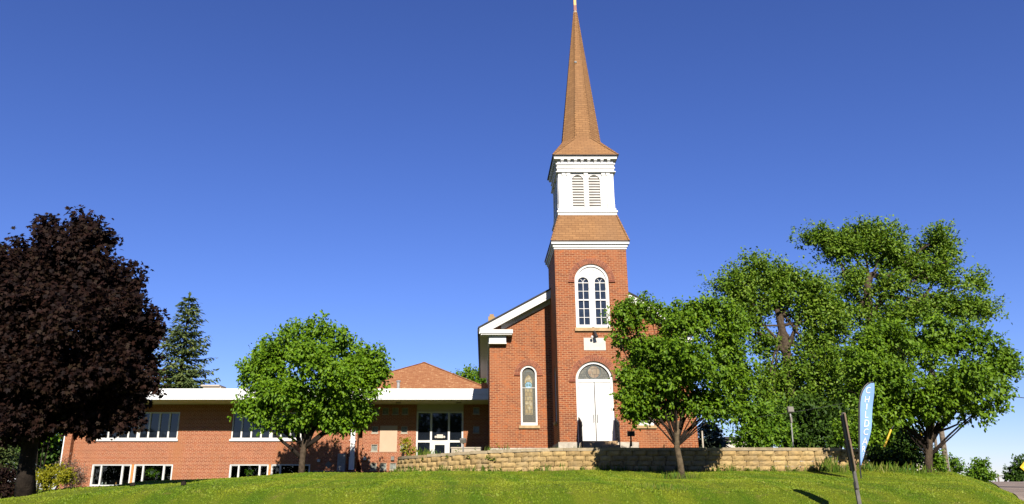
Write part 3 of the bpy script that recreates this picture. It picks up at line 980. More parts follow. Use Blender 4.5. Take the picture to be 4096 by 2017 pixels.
# nave roof and white trim
YR0 = 36.45
def slab(mb, x0, x1, y0, y1, zo0, zo1):           # follows the roof slope between x0..x1, offsets from roof line
    vs = []
    for y in (y0, y1):
        for x, zo in ((x0, zo0), (x1, zo0), (x1, zo1), (x0, zo1)):
            vs.append((x, y, zroof(x) + zo))
    mb.add(vs, [(0, 1, 2, 3), (7, 6, 5, 4), (0, 4, 5, 1), (1, 5, 6, 2), (2, 6, 7, 3), (3, 7, 4, 0)])
rf_ = MB()
XE = 10.75
for x0, x1 in ((-0.25, NC), (NC, XE)):
    slab(rf_, x0, x1, YR0 - 0.06, 54.0, 0.0, 0.07)
rf_.build('nave_roof', M['dark_roof'], church)
for x0, x1, s0, s1 in ((-0.19, TX0, -0.10, TX0), (TX1, XE - 0.06, TX1, XE - 0.15)):
    rk = MB()
    slab(rk, x0, x1, YR0, YR0 + 0.10, -0.30, -0.004)
    slab(rk, s0, s1, YR0 + 0.02, YR0 + 0.12, -0.41, -0.302)
    rk.build('rake_board', M['white'], church)
for x0, x1 in ((0.3, TX0), (TX1, NX1)):
    so_ = MB()
    slab(so_, x0, x1, YR0 + 0.121, YN - 0.002, -0.36, -0.33)
    so_.build('soffit', M['soffit'], church)
MB().add([(-0.16, YR0 + 0.13, 6.93), (NX0, YR0 + 0.13, 6.93), (NX0, 54, 6.93), (-0.16, 54, 6.93)], [(0, 1, 2, 3)]).build('eave_soffit', M['soffit'], church)
for x0, x1 in ((0.9, TX0), (TX1, NX1 - 0.4)):
    fz = MB()
    slab(fz, x0, x1, YN - 0.06, YN + 0.02, -0.62, -0.37)
    fz.build('frieze', M['white'], church)
fz = MB()
fz.box(-0.10, 1.46, YR0 - 0.02, YN - 0.003, 6.86, 7.05)
fz.box(-0.07, 1.42, YR0 + 0.03, YN - 0.004, 6.80, 6.858)
fz.box(0.30, 1.13, YN - 0.30, YN - 0.005, 6.42, 6.798)
fz.box(0.28, 1.16, YN - 0.33, YN - 0.006, 6.385, 6.44)
fz.build('cornice_return', M['white'], church)
fz = MB()
fz.box(9.4, 10.7, YR0 - 0.02, YN - 0.003, 6.86, 7.05)
fz.box(9.45, 10.25, YN - 0.30, YN - 0.005, 6.42, 6.858)
fz.build('cornice_return', M['white'], church)
MB().box(0.26, 0.33, YN, 54, 6.50, 6.92).build('frieze', M['white'], church)
gt = MB()
gt.box(-0.27, -0.165, YR0, 54, 6.94, 7.10)
gt.build('gutter', M['dark_roof'], church)
ch = MB()
c_ = at(1967, 1265, 47)
ch.box(c_.x - 0.22, c_.x + 0.22, 47, 47.45, 7.0, c_.z - 0.02)
ch.box(c_.x - 0.13, c_.x + 0.13, 47.06, 47.39, c_.z - 0.021, c_.z + 0.14)
ch.build('chimney', M['chimney'], church)
# hand rails at the doors
def railing(x, label):
    r = thing('step_railing', label, 'railing', tuple((Vector((x, 33.3, 1.3)) - CH_P) * CH_K + CH_Q), 'black railings at the church steps')
    MB().tube([(x, 33.85, 1.595), (x, 33.85, 2.62)], 0.03, 8).build('post', M['black'], r)
    MB().tube([(x, 33.0, 1.0), (x, 33.0, 2.35)], 0.025, 8).build('post', M['black'], r)
    MB().tube([(x + 0.03, 33.90, 1.596), (x + 0.03, 33.90, 2.55)], 0.028, 8).build('white_post', M['white'], r)
    MB().tube([(x, 33.88, 2.62), (x, 33.7, 2.58), (x, 33.0, 2.36), (x, 32.9, 2.2)], 0.028, 8).build('handrail', M['black'], r)
    g = MB()
    for i in range(9):
        y = 33.0 + 0.85 * i / 8
        g.tube([(x, y, 1.55 + 0.0 * i), (x, y, 2.36 + 0.25 * i / 8)], 0.013, 5)
    for k in range(5):
        for i in range(8):
            y = 33.05 + 0.85 * i / 8
            zc = 1.62 + 0.17 * k + 0.02 * i
            pts = [(x, y + 0.045 * math.cos(a), zc + 0.065 * math.sin(a)) for a in np.linspace(0, 2 * math.pi, 8)]
            g.tube(pts, 0.012, 4, False)
    g.build('iron_panel', M['black'], r)
    return r
railing(4.21, 'ornate black iron railing on the left side of the church door steps')
railing(5.80, 'ornate black iron railing on the right side of the church door steps')

in_church = False

# ------------------------------------------------------------------ annex
YA, YFA = 40.2, 37.9
fA = front(YA)
annex = thing('brick_annex', 'long low red brick annex with flat white edged roof and rows of white windows', 'building', (-10, 41, 0))
AX0, AX1 = -21.45, 0.27
UW = [(-19.95, -15.82), (-13.05, -8.95)]
LW = [(-20.02, -18.0), (-17.87, -15.88), (-12.98, -10.98), (-10.85, -8.85)]
GB = []
def gb(zx, zy):
    p = at(1380 + zx / 3.173, 1560 + zy / 3.173, YA)
    return (p.x, p.z)
for zx, zy in ((395, 268), (515, 268), (640, 268), (762, 268), (1665, 262), (380, 505), (752, 505), (1665, 502), (372, 735), (742, 735), (362, 970), (485, 970), (608, 970)):
    GB.append(gb(zx, zy))
mb = MB()
holes = [rect(a, b, 1.99, 3.40) for a, b in UW] + [rect(a, b, -0.30, 0.775) for a, b in LW]
holes += [rect(x - 0.165, x + 0.165, z - 0.17, z + 0.17) for x, z in GB]
holes += [rect(-6.50, -6.24, -0.2, 3.80), rect(-3.47, -1.02, -0.1, 3.80)]
mb.wall(rect(AX0, AX1, -1.0, 3.9), holes, fA, 0.16)
mb.poly([(AX0, 56, -1.5), (AX0, YA, -1.5), (AX0, YA, 3.9), (AX0, 56, 3.9)])
mb.box(-6.52, -6.22, 40.75, 40.95, -0.5, 3.9)
mb.poly([(-6.50, YA + .16, -.2), (-6.50, 40.76, -.2), (-6.50, 40.76, 3.8), (-6.50, YA + .16, 3.8)])
mb.poly([(-6.24, YA + .16, -.2), (-6.24, 40.76, -.2), (-6.24, 40.76, 3.8), (-6.24, YA + .16, 3.8)])
mb.box(-21.47, -21.12, YA - 0.32, YA - 0.003, -1.0, 3.82)
mb.build('wall', M['brick_annex'], annex)
MB().box(-7.62, -6.35, YA - 0.9, YA - 0.004, -0.4, 0.42).build('brick_pier', M['brick_annex'], annex)
# roof
rf = MB()
rf.box(-22.6, 0.272, YFA, 53, 4.08, 4.352)
rf.box(-22.59, 0.27, YFA + 0.012, 52.9, 3.815, 4.068)
rf.box(-22.58, 0.268, YFA + 0.03, 52.9, 4.066, 4.082)
rfo = rf.build('roof_fascia', M['white_metal'], annex)
MB().box(-22.5, 0.267, YFA + 0.10, YA - 0.002, 3.795, 3.8148).build('soffit', M['soffit'], annex)
for zx in (400, 897):
    p = at(1400 + zx / 2.057, 1400 + 418 / 2.057, 39.2)
    q = MB().lathe((p.x, 39.2, 3.765), [(0.14, 0.028), (0.15, 0.0), (0.11, -0.004)], 16)
    q.build('soffit_light', M['steel'], annex)
def bars(q, x0, x1, z0, z1, fr, y0, y1, mull):      # frame with mullions [(x, half width)]
    q.box(x0, x1, y0, y1, z0, z0 + fr)
    q.box(x0, x1, y0, y1, z1 - fr, z1)
    q.box(x0, x0 + fr, y0, y1, z0 + fr, z1 - fr)
    q.box(x1 - fr, x1, y0, y1, z0 + fr, z1 - fr)
    for x, h in mull:
        q.box(x - h, x + h, y0 + 0.004, y1, z0 + fr, z1 - fr)
for a, b in UW:
    q = MB()
    mid = (a + b) / 2
    w4 = (b - a) / 2
    mull = [(mid, 0.085)] + [(a + w4 * i / 4, 0.042) for i in (1, 2, 3)] + [(mid + w4 * i / 4, 0.042) for i in (1, 2, 3)]
    bars(q, a, b, 2.03, 3.40, 0.065, YA + 0.03, YA + 0.12, mull)
    wq = q.build('window', M['white'], annex)
    MB().box(a + 0.05, b - 0.05, YA + 0.098, YA + 0.108, 2.08, 3.36).build('pane', M['glass'], wq)
    MB().box(a - 0.06, b + 0.06, YA - 0.07, YA + 0.10, 1.925, 2.028).build('window_sill', M['white'], annex)
for i, (a, b) in enumerate(LW):
    q = MB()
    bars(q, a, b, -0.30, 0.775, 0.06, YA + 0.02, YA + 0.12, [(a + 0.475, 0.032), (b - 0.475, 0.032)])
    for s0, s1 in ((a + 0.062, a + 0.442), (b - 0.442, b - 0.062)):
        bars(q, s0, s1, -0.238, 0.713, 0.024, YA + 0.05, YA + 0.11, [])
    wq = q.build('window', M['white'], annex)
    MB().box(a + 0.05, b - 0.05, YA + 0.112, YA + 0.116, -0.25, 0.73).build('pane', M['clear'], wq)
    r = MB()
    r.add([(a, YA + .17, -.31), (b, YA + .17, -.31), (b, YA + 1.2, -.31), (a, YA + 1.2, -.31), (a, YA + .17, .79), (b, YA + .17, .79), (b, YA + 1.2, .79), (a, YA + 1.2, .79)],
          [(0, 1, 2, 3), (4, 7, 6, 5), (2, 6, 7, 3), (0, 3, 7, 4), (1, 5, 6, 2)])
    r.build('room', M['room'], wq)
for x in (-17.935, -10.915):
    MB().box(x - 0.06, x + 0.06, YA - 0.014, YA + 0.10, -0.34, 0.775).build('board', M['wood_orange'], annex)
MB().box(-20.1, -15.8, YA - 0.05, YA + 0.06, -0.40, -0.312).build('window_sill', M['plinth'], annex)
for x, z in GB:
    q = MB()
    bars(q, x - 0.163, x + 0.163, z - 0.168, z + 0.168, 0.022, YA + 0.01, YA + 0.10, [])
    q.box(x - 0.185, x + 0.185, YA - 0.02, YA + 0.05, z - 0.215, z - 0.171)
    w_ = q.build('block_window', M['concrete'], annex)
    MB().box(x - 0.145, x + 0.145, YA + 0.075, YA + 0.085, z - 0.15, z + 0.15).build('glass_block', M['glass_block'], w_)
MB().box(-5.34, -4.44, YA - 0.03, YA + 0.05, 1.385, 2.70).build('stone_panel', M['panel'], annex)
# entrance
ex = [at(1380 + z / 3.173, 1700, YA + 0.1).x for z in (908, 1095, 1320, 1508)]
MB().box(-3.465, -1.025, YA + 0.10, YA + 0.14, 3.44, 3.80).build('header_panel', M['header'], annex)
q = MB()
bars(q, -3.465, -1.025, -0.1, 3.44, 0.085, YA + 0.04, YA + 0.16, [(ex[1], 0.05), (ex[2], 0.05)])
q.box(-3.38, -1.11, YA + 0.045, YA + 0.158, 1.86, 1.97)
ef = q.build('entrance_frame', M['white'], annex)
MB().box(-3.44, -1.05, YA + 0.11, YA + 0.12, -0.05, 3.40).build('pane', M['glass'], ef)
q = MB()
dx0, dx1 = ex[1] + 0.055, ex[2] - 0.055
p0, p1 = at(1380 + 1140 / 3.173, 1780, YA).x, at(1380 + 1265 / 3.173, 1780, YA).x
zt = at(1740, 1560 + 698 / 3.173, YA).z
bars(q, dx0, dx1, -0.05, 1.86, 0.04, YA + 0.03, YA + 0.10, [])
q.box(dx0 + 0.04, p0, YA + 0.035, YA + 0.10, -0.01, 1.82)
q.box(p1, dx1 - 0.04, YA + 0.035, YA + 0.10, -0.01, 1.82)
q.box(p0, p1, YA + 0.035, YA + 0.10, zt, 1.82)
q.box(p0, p1, YA + 0.035, YA + 0.10, -0.01, 0.4)
do = q.build('door', M['white'], annex)
MB().box(p0 - 0.01, p1 + 0.01, YA + 0.085, YA + 0.095, 0.39, zt + 0.01).build('pane', M['glass'], do)
p = at(1380 + 1205 / 3.173, 1560 + 592 / 3.173, YA)
q = MB().box(p.x - 0.16, p.x + 0.16, YA - 0.10, YA + 0.038, p.z - 0.08, p.z + 0.10)
q.lathe((p.x - 0.22, YA - 0.05, p.z - 0.09), [(0.03, 0), (0.06, 0.03), (0.06, 0.09), (0.03, 0.12)], 12)
q.lathe((p.x + 0.22, YA - 0.05, p.z - 0.09), [(0.03, 0), (0.06, 0.03), (0.06, 0.09), (0.03, 0.12)], 12)
q.box(p.x - 0.2, p.x + 0.2, YA - 0.06, YA - 0.04, p.z - 0.05, p.z - 0.02)
q.build('emergency_light', M['plaque'], annex)
# downspout, cabinets and fittings on the wall
q = MB()
q.box(-6.83, -6.60, YA - 0.12, YA - 0.005, 1.12, 3.79)
q.box(-6.86, -6.58, YA - 0.14, YA - 0.002, 0.50, 1.118)
for z in (1.95, 1.10, 2.9):
    q.box(-6.88, -6.555, YA - 0.15, YA - 0.001, z, z + 0.035)
q.build('downspout', M['white_metal'], annex)
q = MB().box(-21.62, -21.53, YA - 0.14, YA - 0.05, -0.6, 2.9)
q.build('downspout', M['white_metal'], annex)
def fit(zx0, zx1, zy0, zy1, dep, name, mat, Y=YA):
    a, b = at(1380 + zx0 / 3.173, 1560 + zy1 / 3.173, Y), at(1380 + zx1 / 3.173, 1560 + zy0 / 3.173, Y)
    return MB().box(a.x, b.x, Y - dep, Y - 0.002, a.z, b.z).build(name, mat, annex)
fit(235, 275, 848, 892, 0.13, 'wall_lamp', M['white'])
fit(585, 628, 845, 893, 0.13, 'wall_box', M['grey_plastic'])
fit(297, 314, 882, 908, 0.02, 'cover_plate', M['plaque'])
p = at(1380 + 448 / 3.173, 1560 + 868 / 3.173, YA)
q = MB().tube([(p.x, YA, p.z), (p.x, YA - 0.25, p.z + 0.0)], 0.035, 10)
q.build('vent_stub', M['black'], annex)
p = at(1276, 1843, YA)
MB().box(p.x - 0.07, p.x + 0.07, YA - 0.12, YA - 0.002, p.z - 0.07, p.z + 0.07).build('wall_lamp', M['white'], annex)
MB().box(-7.42, -7.02, YA - 0.28, YA - 0.006, 0.42, 1.30).build('meter_cabinet', M['grey_metal'], annex)
p = at(1314, 1859, YA)
MB().obox((p.x, YA - 0.012, p.z), (0.09, 0, 0.09), (0, 0.01, 0), (-0.09, 0, 0.09)).build('cover_plate', M['grey_plastic'], annex)
q = MB()
bars(q, -8.70, -7.66, -0.2, 0.46, 0.06, YA - 0.05, YA - 0.004, [(-8.2, 0.03)])
bw2 = q.build('window', M['steel'], annex)
MB().box(-8.66, -7.7, YA - 0.02, YA - 0.012, -0.16, 0.42).build('pane', M['glass'], bw2)
# entry ramp wall beside the annex door
a, b = at(1560 + 1415 / 5.768, 1808, 34.5), at(1560 + 2112 / 5.768, 1680 + 628 / 5.768, 34.5)
q = MB()
q.box(a.x, b.x, 34.5, 34.75, 0.2, b.z - 0.06)
q.box(a.x - 0.03, b.x + 0.03, 34.47, 34.78, b.z - 0.058, b.z)
tag(q.build('ramp_wall', M['concrete']), 'low pale concrete ramp wall in front of the annex entrance', 'low wall')
# things on the annex roof
a, b = at(806, 1562, 43.5), at(905, 1541, 43.5)
hv = thing('roof_hatch', 'pale metal hatch box on the flat annex roof beside the spruce', 'roof hatch', ((a.x + b.x) / 2, 43.5, 4.35))
hz = b.z
q = MB()
q.add([(a.x + .12, 43.4, 4.34), (b.x, 43.4, 4.34), (b.x, 44.4, 4.34), (a.x + .12, 44.4, 4.34), (a.x + .12, 43.4, hz - 0.09), (b.x - 0.28, 43.4, hz - 0.09), (b.x - 0.28, 44.4, hz - 0.09), (a.x + .12, 44.4, hz - 0.09)],
      [(0, 3, 2, 1), (0, 1, 5, 4), (1, 2, 6, 5), (2, 3, 7, 6), (3, 0, 4, 7)])
q.build('curb', M['concrete'], hv)
MB().box(a.x, b.x - 0.32, 43.3, 44.5, hz - 0.088, hz).build('lid', M['concrete'], hv)
# hip roofed wing behind
hip = thing('hip_roofed_wing', 'brick wing behind the annex with a low orange shingled hip roof', 'building', (-4.5, 50, 0))
ap = at(1697, 1450, 51)
HX0, HX1, HY0, HY1, HZ = -12.6, 2.75, 45.5, 56.5, 4.30
MB().box(HX0 + 0.5, HX1 - 2.0, HY0 + 0.4, HY1 - 0.4, -0.5, HZ + 0.04).build('wall', M['brick_annex'], hip)
q = MB()
cs = [Vector((HX0, HY0, HZ)), Vector((HX1, HY0, HZ)), Vector((HX1, HY1, HZ)), Vector((HX0, HY1, HZ))]
for i in range(4):
    q.poly([cs[i], cs[(i + 1) % 4], ap])
q.poly([c + Vector((0, 0, -0.12)) for c in cs[::-1]])
for i in range(4):
    j = (i + 1) % 4
    q.poly([cs[i] + Vector((0, 0, -0.12)), cs[j] + Vector((0, 0, -0.12)), cs[j], cs[i]])
ro = q.build('hip_roof', M['shingle_hip'], hip)
q = MB()
for c in cs:
    d = (ap - c)
    n = 24
    for i in range(n):
        p = c + d * ((i + 0.5) / n)
        t = d.normalized()
        q.obox(p + Vector((0, 0, 0.012)), t * d.length / n * 0.52, t.cross(Vector((0, 0, 1))).normalized() * 0.11, Vector((0, 0, 0.012)))
q.build('ridge_cap', M['shingle_hip'], ro)
p = at(1594, 1522, 46.6)
q = MB().lathe((p.x, 46.6, 4.3), [(0.095, 0), (0.095, p.z - 4.3 - 0.10)], 14)
q.lathe((p.x, 46.6, p.z - 0.095), [(0.14, 0), (0.15, 0.035), (0.13, 0.07), (0.05, 0.10)], 14)
q.build('vent_pipe', M['grey_metal'], hip)

# ------------------------------------------------------------------ small things inside the lower windows
def figurine(zx, zy, label, mat, hgt):
    p = at(330 + zx / 6.605, 1820 + zy / 6.605, YA + 0.25)
    prof = [(0.035, 0), (0.055, 0.03), (0.05, 0.07), (0.03, 0.095), (0.038, 0.115), (0.03, 0.145), (0.01, 0.165)]
    k = hgt / 0.165
    return p, prof, k
SILL = -0.225
shelf = MB()
for a, b in LW:
    shelf.box(a + 0.02, b - 0.02, YA + 0.121, YA + 0.45, -0.27, SILL)
shelf.build('inner_sill', M['white'], annex)
for zx, zy, lab, mat, h in ((525, 740, 'white and tan figurine, leftmost behind the far left lower window', 'white', 0.13), (620, 740, 'white and grey figurine, second from the left behind the far left lower window', 'concrete', 0.13),
                            (890, 740, 'slim amber figurine at the right of the middle pane of the far left lower window', 'wood_orange', 0.12), (1400, 735, 'small lime green figurine behind the left pane of the second lower window', 'leaf_yellow', 0.09),
                            (1480, 735, 'small brown figurine next to the lime green one in the second lower window', 'chimney', 0.07), (1830, 725, 'grey pointed figurine beneath the potted plant leaves', 'grey_metal', 0.15), (1925, 738, 'cream rounded figurine beneath the potted plant leaves', 'plaque', 0.13)):
    p, prof, k = figurine(zx, zy, lab, mat, h)
    o = MB().lathe((p.x, YA + 0.24, SILL), [(r * k * 1.15, z * k) for r, z in prof], 12).build('figurine', M[mat], None, True)
    tag(o, lab, 'figurine', 'figurines on the lower window sills')
p = at(230 / 1.553 + 780, 1200 + 1120 / 1.553, YA + 0.25)
tag(MB().lathe((p.x, YA + 0.25, SILL), [(0.05, 0), (0.09, 0.05), (0.10, 0.12), (0.07, 0.17), (0.08, 0.19)], 14).build('jar', M['glass_sky'], None, True), 'rounded turquoise jar behind the left pane of the third lower window', 'jar')

# ------------------------------------------------------------------ lights, posts, signs around the wall
def floodlight(name, label, hx, hy, Y, wpx, hpx, tilt, yaw, mat, bx, by, gzv):
    p = at(hx, hy, Y)
    b = at(bx, by, Y)
    r = thing(name, label, 'floodlight', (b.x, Y, gzv), 'floodlights on short poles above the retaining wall')
    k = mpp(Y) / 1.59006
    w, h = wpx * k / 2, hpx * k / 2
    Rm = Matrix.Rotation(R(yaw), 3, 'Z') @ Matrix.Rotation(R(tilt), 3, 'X')
    q = MB()
    ax, ay, az = Rm @ Vector((w, 0, 0)), Rm @ Vector((0, 0.05, 0)), Rm @ Vector((0, 0, h))
    q.obox(p, ax, ay, az)
    q.obox(p - Rm @ Vector((0, 0.055, 0)), ax * 0.88, ay * 0.3, az * 0.85)
    q.build('lamp_head', mat, r)
    q = MB()
    q.tube([(b.x, Y + 0.02, gzv - 0.05), (p.x + (b.x - p.x) * 0.15, Y + 0.02, p.z - h - 0.10)], 0.022, 8)
    q.tube([(p.x + (b.x - p.x) * 0.12, Y + 0.02, p.z - h - 0.14), (p.x, Y + 0.06, p.z - h + 0.02)], 0.028, 8)
    q.build('pole', M['grey_metal'] if mat is not M['black'] else M['black'], r)
    q = MB().box(p.x - 0.03 + (b.x - p.x) * 0.2, p.x + 0.03 + (b.x - p.x) * 0.2, Y - 0.03, Y + 0.05, p.z - h - 0.34, p.z - h - 0.16)
    q.build('junction_box', M['grey_plastic'] if mat is not M['black'] else M['black'], r)
floodlight('floodlight', 'tall thin grey floodlight on a pole above the right part of the tan wall', 3161, 1639, 26.2, 24, 22, -8, 4, M['grey_plastic'], 3174, 1790, terrace_z(9.6, 26.2))
floodlight('floodlight', 'grey tilted floodlight on a short pole in front of the annex entrance', 1852, 1763, 28.0, 24, 17, 30, -14, M['grey_plastic'], 1856, 1818, terrace_z(-0.6, 28))
floodlight('floodlight', 'black floodlight on a thin stake right of the church steps', 2524, 1735, 26.6, 29, 19, 12, -6, M['black'], 2518, 1790, terrace_z(5.2, 26.6))
p0, p1 = at(2812, 1790, 33), at(2808, 1724, 33)
tag(MB().add([], []).tube([(p0.x, 33, 1.0), (p1.x, 33, p1.z)], 0.035, 8).build('wooden_post', M['plinth']), 'thin pale wooden post at the right corner of the church', 'post')

# feather flag
YFL = 20.6
def z8(x, y):
    return at(3200 + x / 2.057, 1400 + y / 2.057, YFL)
fx, fy = at(3442, 1896, YFL).x, YFL
flag = thing('feather_flag', 'tall light blue feather flag with white vertical childcare lettering on a black pole', 'flag', (fx, YFL, gz(fx, YFL)))
lefte = [(492, 955), (490, 900), (488, 800), (487, 700), (487, 600), (487, 500), (490, 430), (497, 380), (512, 335), (535, 298), (560, 277), (585, 268)]
righte = [(503, 950), (513, 925), (527, 880), (541, 800), (563, 710), (580, 640), (592, 570), (598, 500), (600, 430), (601, 380), (601, 310), (600, 268)]
def edge(E, t):
    ys = [e[1] for e in E][::-1]
    xs_ = [e[0] for e in E][::-1]
    return float(np.interp(t, ys, xs_))
def flag_y(u, v):                                   # gentle ripple of the cloth
    return YFL - 0.05 * u * math.sin(5 * v + 2.2 * u) - 0.03 * u
rows, colsn = 44, 9
vs = []
def cloth(u, yy):
    xl = edge(lefte, yy) + 7
    xr = max(xl + 1, edge(righte, yy))
    p = z8(xl + (xr - xl) * u, yy)
    return Vector((p.x, flag_y(u, p.z), p.z))
for j in range(rows):
    yy = 948 - (948 - 274) * j / (rows - 1)
    for i in range(colsn):
        vs.append(cloth(i / (colsn - 1), yy))
fs = [(j * colsn + i, j * colsn + i + 1, (j + 1) * colsn + i + 1, (j + 1) * colsn + i) for j in range(rows - 1) for i in range(colsn - 1)]
MB().add(vs, fs).build('banner', M['flag'], flag, True)
pts = [z8(x, y) for x, y in lefte] + [z8(600, 264)]
base = Vector((fx + 0.0, YFL, gz(fx, YFL) - 0.1))
MB().tube([base] + pts, [0.018] * 3 + [0.026] * (len(pts) - 4) + [0.018] * 2, 8).build('pole', M['black'], flag)
def text_mesh(body, size):
    cu = bpy.data.curves.new('lettering', 'FONT')
    cu.body = body
    cu.size = size
    cu.align_x = 'CENTER'
    cu.resolution_u = 3
    o = bpy.data.objects.new('lettering', cu)
    COL.objects.link(o)
    dg = bpy.context.evaluated_depsgraph_get()
    me = bpy.data.meshes.new_from_object(o.evaluated_get(dg))
    bpy.data.objects.remove(o)
    bpy.data.curves.remove(cu)
    vs = [v.co.copy() for v in me.vertices]
    fs = [tuple(p.vertices) for p in me.polygons]
    bpy.data.meshes.remove(me)
    return vs, fs
lm = MB()
LET = [('C', 557, 333, 52, 32), ('H', 551, 407, 50, 36), ('I', 548, 467, 48, 9), ('L', 545, 532, 56, 26), ('D', 543, 605, 58, 36), ('C', 535, 675, 52, 32), ('A', 530, 752, 58, 38), ('R', 524, 815, 50, 28), ('E', 520, 868, 34, 9)]
for ch_, x, y, hpx, wpx in LET:
    vs, fs = text_mesh(ch_, 1.0)
    x0, x1 = min(v.x for v in vs), max(v.x for v in vs)
    y0, y1 = min(v.y for v in vs), max(v.y for v in vs)
    out = []
    for v in vs:
        px = x + ((v.x - x0) / (x1 - x0) - 0.5) * wpx + ((v.y - y0) / (y1 - y0) - 0.5) * 5
        py = y - ((v.y - y0) / (y1 - y0) - 0.5) * hpx
        xl, xr = edge(lefte, py) + 7, edge(righte, py)
        u = (px - xl) / max(1, xr - xl)
        q = z8(px, py)
        out.append(Vector((q.x, flag_y(min(1, max(0, u)), q.z) - 0.012, q.z)))
    # spokes of thickness: front face only needs a hair of depth
    n = len(out)
    lm.add(out, fs)
    lm.add([v + Vector((0, 0.004, 0)) for v in out], [f[::-1] for f in fs])
lm.build('lettering', M['flag_white'], flag)

# road sign seen almost edge-on
YSG = 13.6
st, sb = at(3372, 1655, YSG), at(3452, 2085, YSG)
gb_ = gz(sb.x, YSG)
d = (st - sb)
sb2 = sb + d * ((gb_ - 0.1 - sb.z) / d.z)
sign = thing('road_sign', 'two stacked brown backed road signs seen edge on, on one leaning steel post', 'road sign', (sb2.x, YSG, gb_))
def chan(q, a, b, w, ang):
    t = (b - a).normalized()
    ax = Vector((math.cos(ang), math.sin(ang), 0))
    ay = t.cross(ax).normalized()
    c, h = (a + b) / 2, (b - a) / 2
    q.obox(c, ax * w, ay * 0.006, h)
    q.obox(c + ax * w * 0.9 + ay * 0.016, ax * 0.005, ay * 0.016, h)
    q.obox(c - ax * w * 0.9 + ay * 0.016, ax * 0.005, ay * 0.016, h)
q = MB()
ang = R(62)
mid = sb2 + d * 0.42
chan(q, sb2, mid, 0.030, R(0))
q.build('post_stub', M['steel'], sign)
q = MB()
chan(q, sb2 + d * 0.36 + Vector((0.0, -0.03, 0)), st + d * 0.01 + Vector((0, -0.03, 0)), 0.026, R(20))
q.build('post', M['steel'], sign)
td = d.normalized()
def plate(z0px, z1px, wid, off):
    a, b = at(3372 + (3452 - 3372) * (z0px - 1655) / 430, z0px, YSG), at(3372 + (3452 - 3372) * (z1px - 1655) / 430, z1px, YSG)
    c = (a + b) / 2
    # nearly in line with the line of sight
    los = Vector((c.x, c.y, 0)).normalized()
    axv = (Matrix.Rotation(R(off), 3, 'Z') @ los)
    nrm = td.cross(axv).normalized()
    up = (b - a) / 2
    q = MB()
    q.obox(c, axv * wid / 2, nrm * 0.004, up)
    q.obox(c + nrm * 0.006 + axv * wid * 0.485, axv * 0.008, nrm * 0.012, up)
    q.obox(c + nrm * 0.006 - axv * wid * 0.485, axv * 0.008, nrm * 0.012, up)
    q.build('sign_panel', M['bronze'], sign)
plate(1656, 1757, 0.46, 9)
plate(1759, 1884, 0.56, 8.5)

# yellow diamond sign and far side of the side road
YD = 38.0
dc = at(4136, 1869, YD)
ds = thing('warning_sign', 'yellow edged diamond road sign at the right end of the side road', 'road sign', (dc.x, YD, gz(dc.x, YD)))
MB().prism([(dc.x - 0.68, dc.z), (dc.x, dc.z - 0.68), (dc.x + 0.68, dc.z), (dc.x, dc.z + 0.68)], front(YD), 0.0, 0.01).build('sign_plate', M['yellow'], ds)
q = MB().prism([(dc.x - 0.52, dc.z - 0.02), (dc.x, dc.z - 0.56), (dc.x + 0.56, dc.z), (dc.x, dc.z + 0.52)], front(YD), -0.006, -0.001)
q.build('sign_face', M['white'], ds)
MB().tube([(dc.x, YD + 0.03, gz(dc.x, YD) - 0.1), (dc.x, YD + 0.03, dc.z + 0.5)], 0.035, 8).build('post', M['steel'], ds)

# utility poles, guys, wires
def upole(label, bx, by, tx, ty, Y, r, top, group='wooden utility poles behind the right tree'):
    b, t = at(bx, by, Y), at(tx, ty, Y)
    d = t - b
    k = (top - b.z) / d.z
    tp = b + d * k
    b0 = b + d * ((gz(b.x, Y) - 0.3 - b.z) / d.z)
    ro = thing('utility_pole', label, 'utility pole', (b0.x, Y, gz(b.x, Y)), group)
    MB().tube([b0, b0.lerp(tp, 0.5), tp], [r, r * 0.88, r * 0.72], 14).build('pole', M['pole'], ro)
    q = MB().tube([b0 + Vector((r * 0.75, -r * 0.85, 0.2)), b0.lerp(tp, 0.9) + Vector((r * 0.6, -r * 0.7, 0))], 0.028, 6)
    q.build('conduit', M['grey_metal'], ro)
    q = MB().box(tp.x - 1.1, tp.x + 1.1, Y - r - 0.1, Y - r * 0.7, tp.z - 0.45, tp.z - 0.33)
    q.build('crossarm', M['pole'], ro)
    return b0, tp
b1, t1 = upole('thick weathered wooden utility pole right of the right tree trunk', 3789, 1890, 3762, 1705, 50.0, 0.155, 7.7)
b2, t2 = upole('thinner farther wooden utility pole between the tree trunk and the thick pole', 3756, 1884, 3741, 1760, 78.0, 0.14, 9.5)
def guy(label, x0, y0, x1, y1, Y, topp):
    a, b = at(x0, y0, Y), at(x1, y1, Y)
    ro = thing('guy_wire', label, 'guy wire', (a.x, Y, a.z), 'guy wires with yellow guards')
    g0 = a - (b - a).normalized() * 0.9
    MB().tube([g0, a, b, topp], 0.010, 5).build('wire', M['steel'], ro)
    MB().tube([a, b], 0.032, 8).build('guard', M['yellow'], ro)
guy('guy wire with a yellow guard, the left one behind the blue flag', 3532, 1802, 3564, 1719, 28.5, Vector((t1.x, 49.8, t1.z - 0.8)))
guy('guy wire with a yellow guard, the right one beside the right tree trunk', 3641, 1862, 3687, 1727, 30.0, Vector((t1.x, 49.8, t1.z - 1.6)))
def wire(label, a, b, sag, r=0.012):
    pts = [Vector(a).lerp(Vector(b), i / 14) - Vector((0, 0, sag * 4 * (i / 14) * (1 - i / 14))) for i in range(15)]
    tag(MB().tube(pts, r, 5).build('power_line', M['black']), label, 'wire', 'overhead wires')
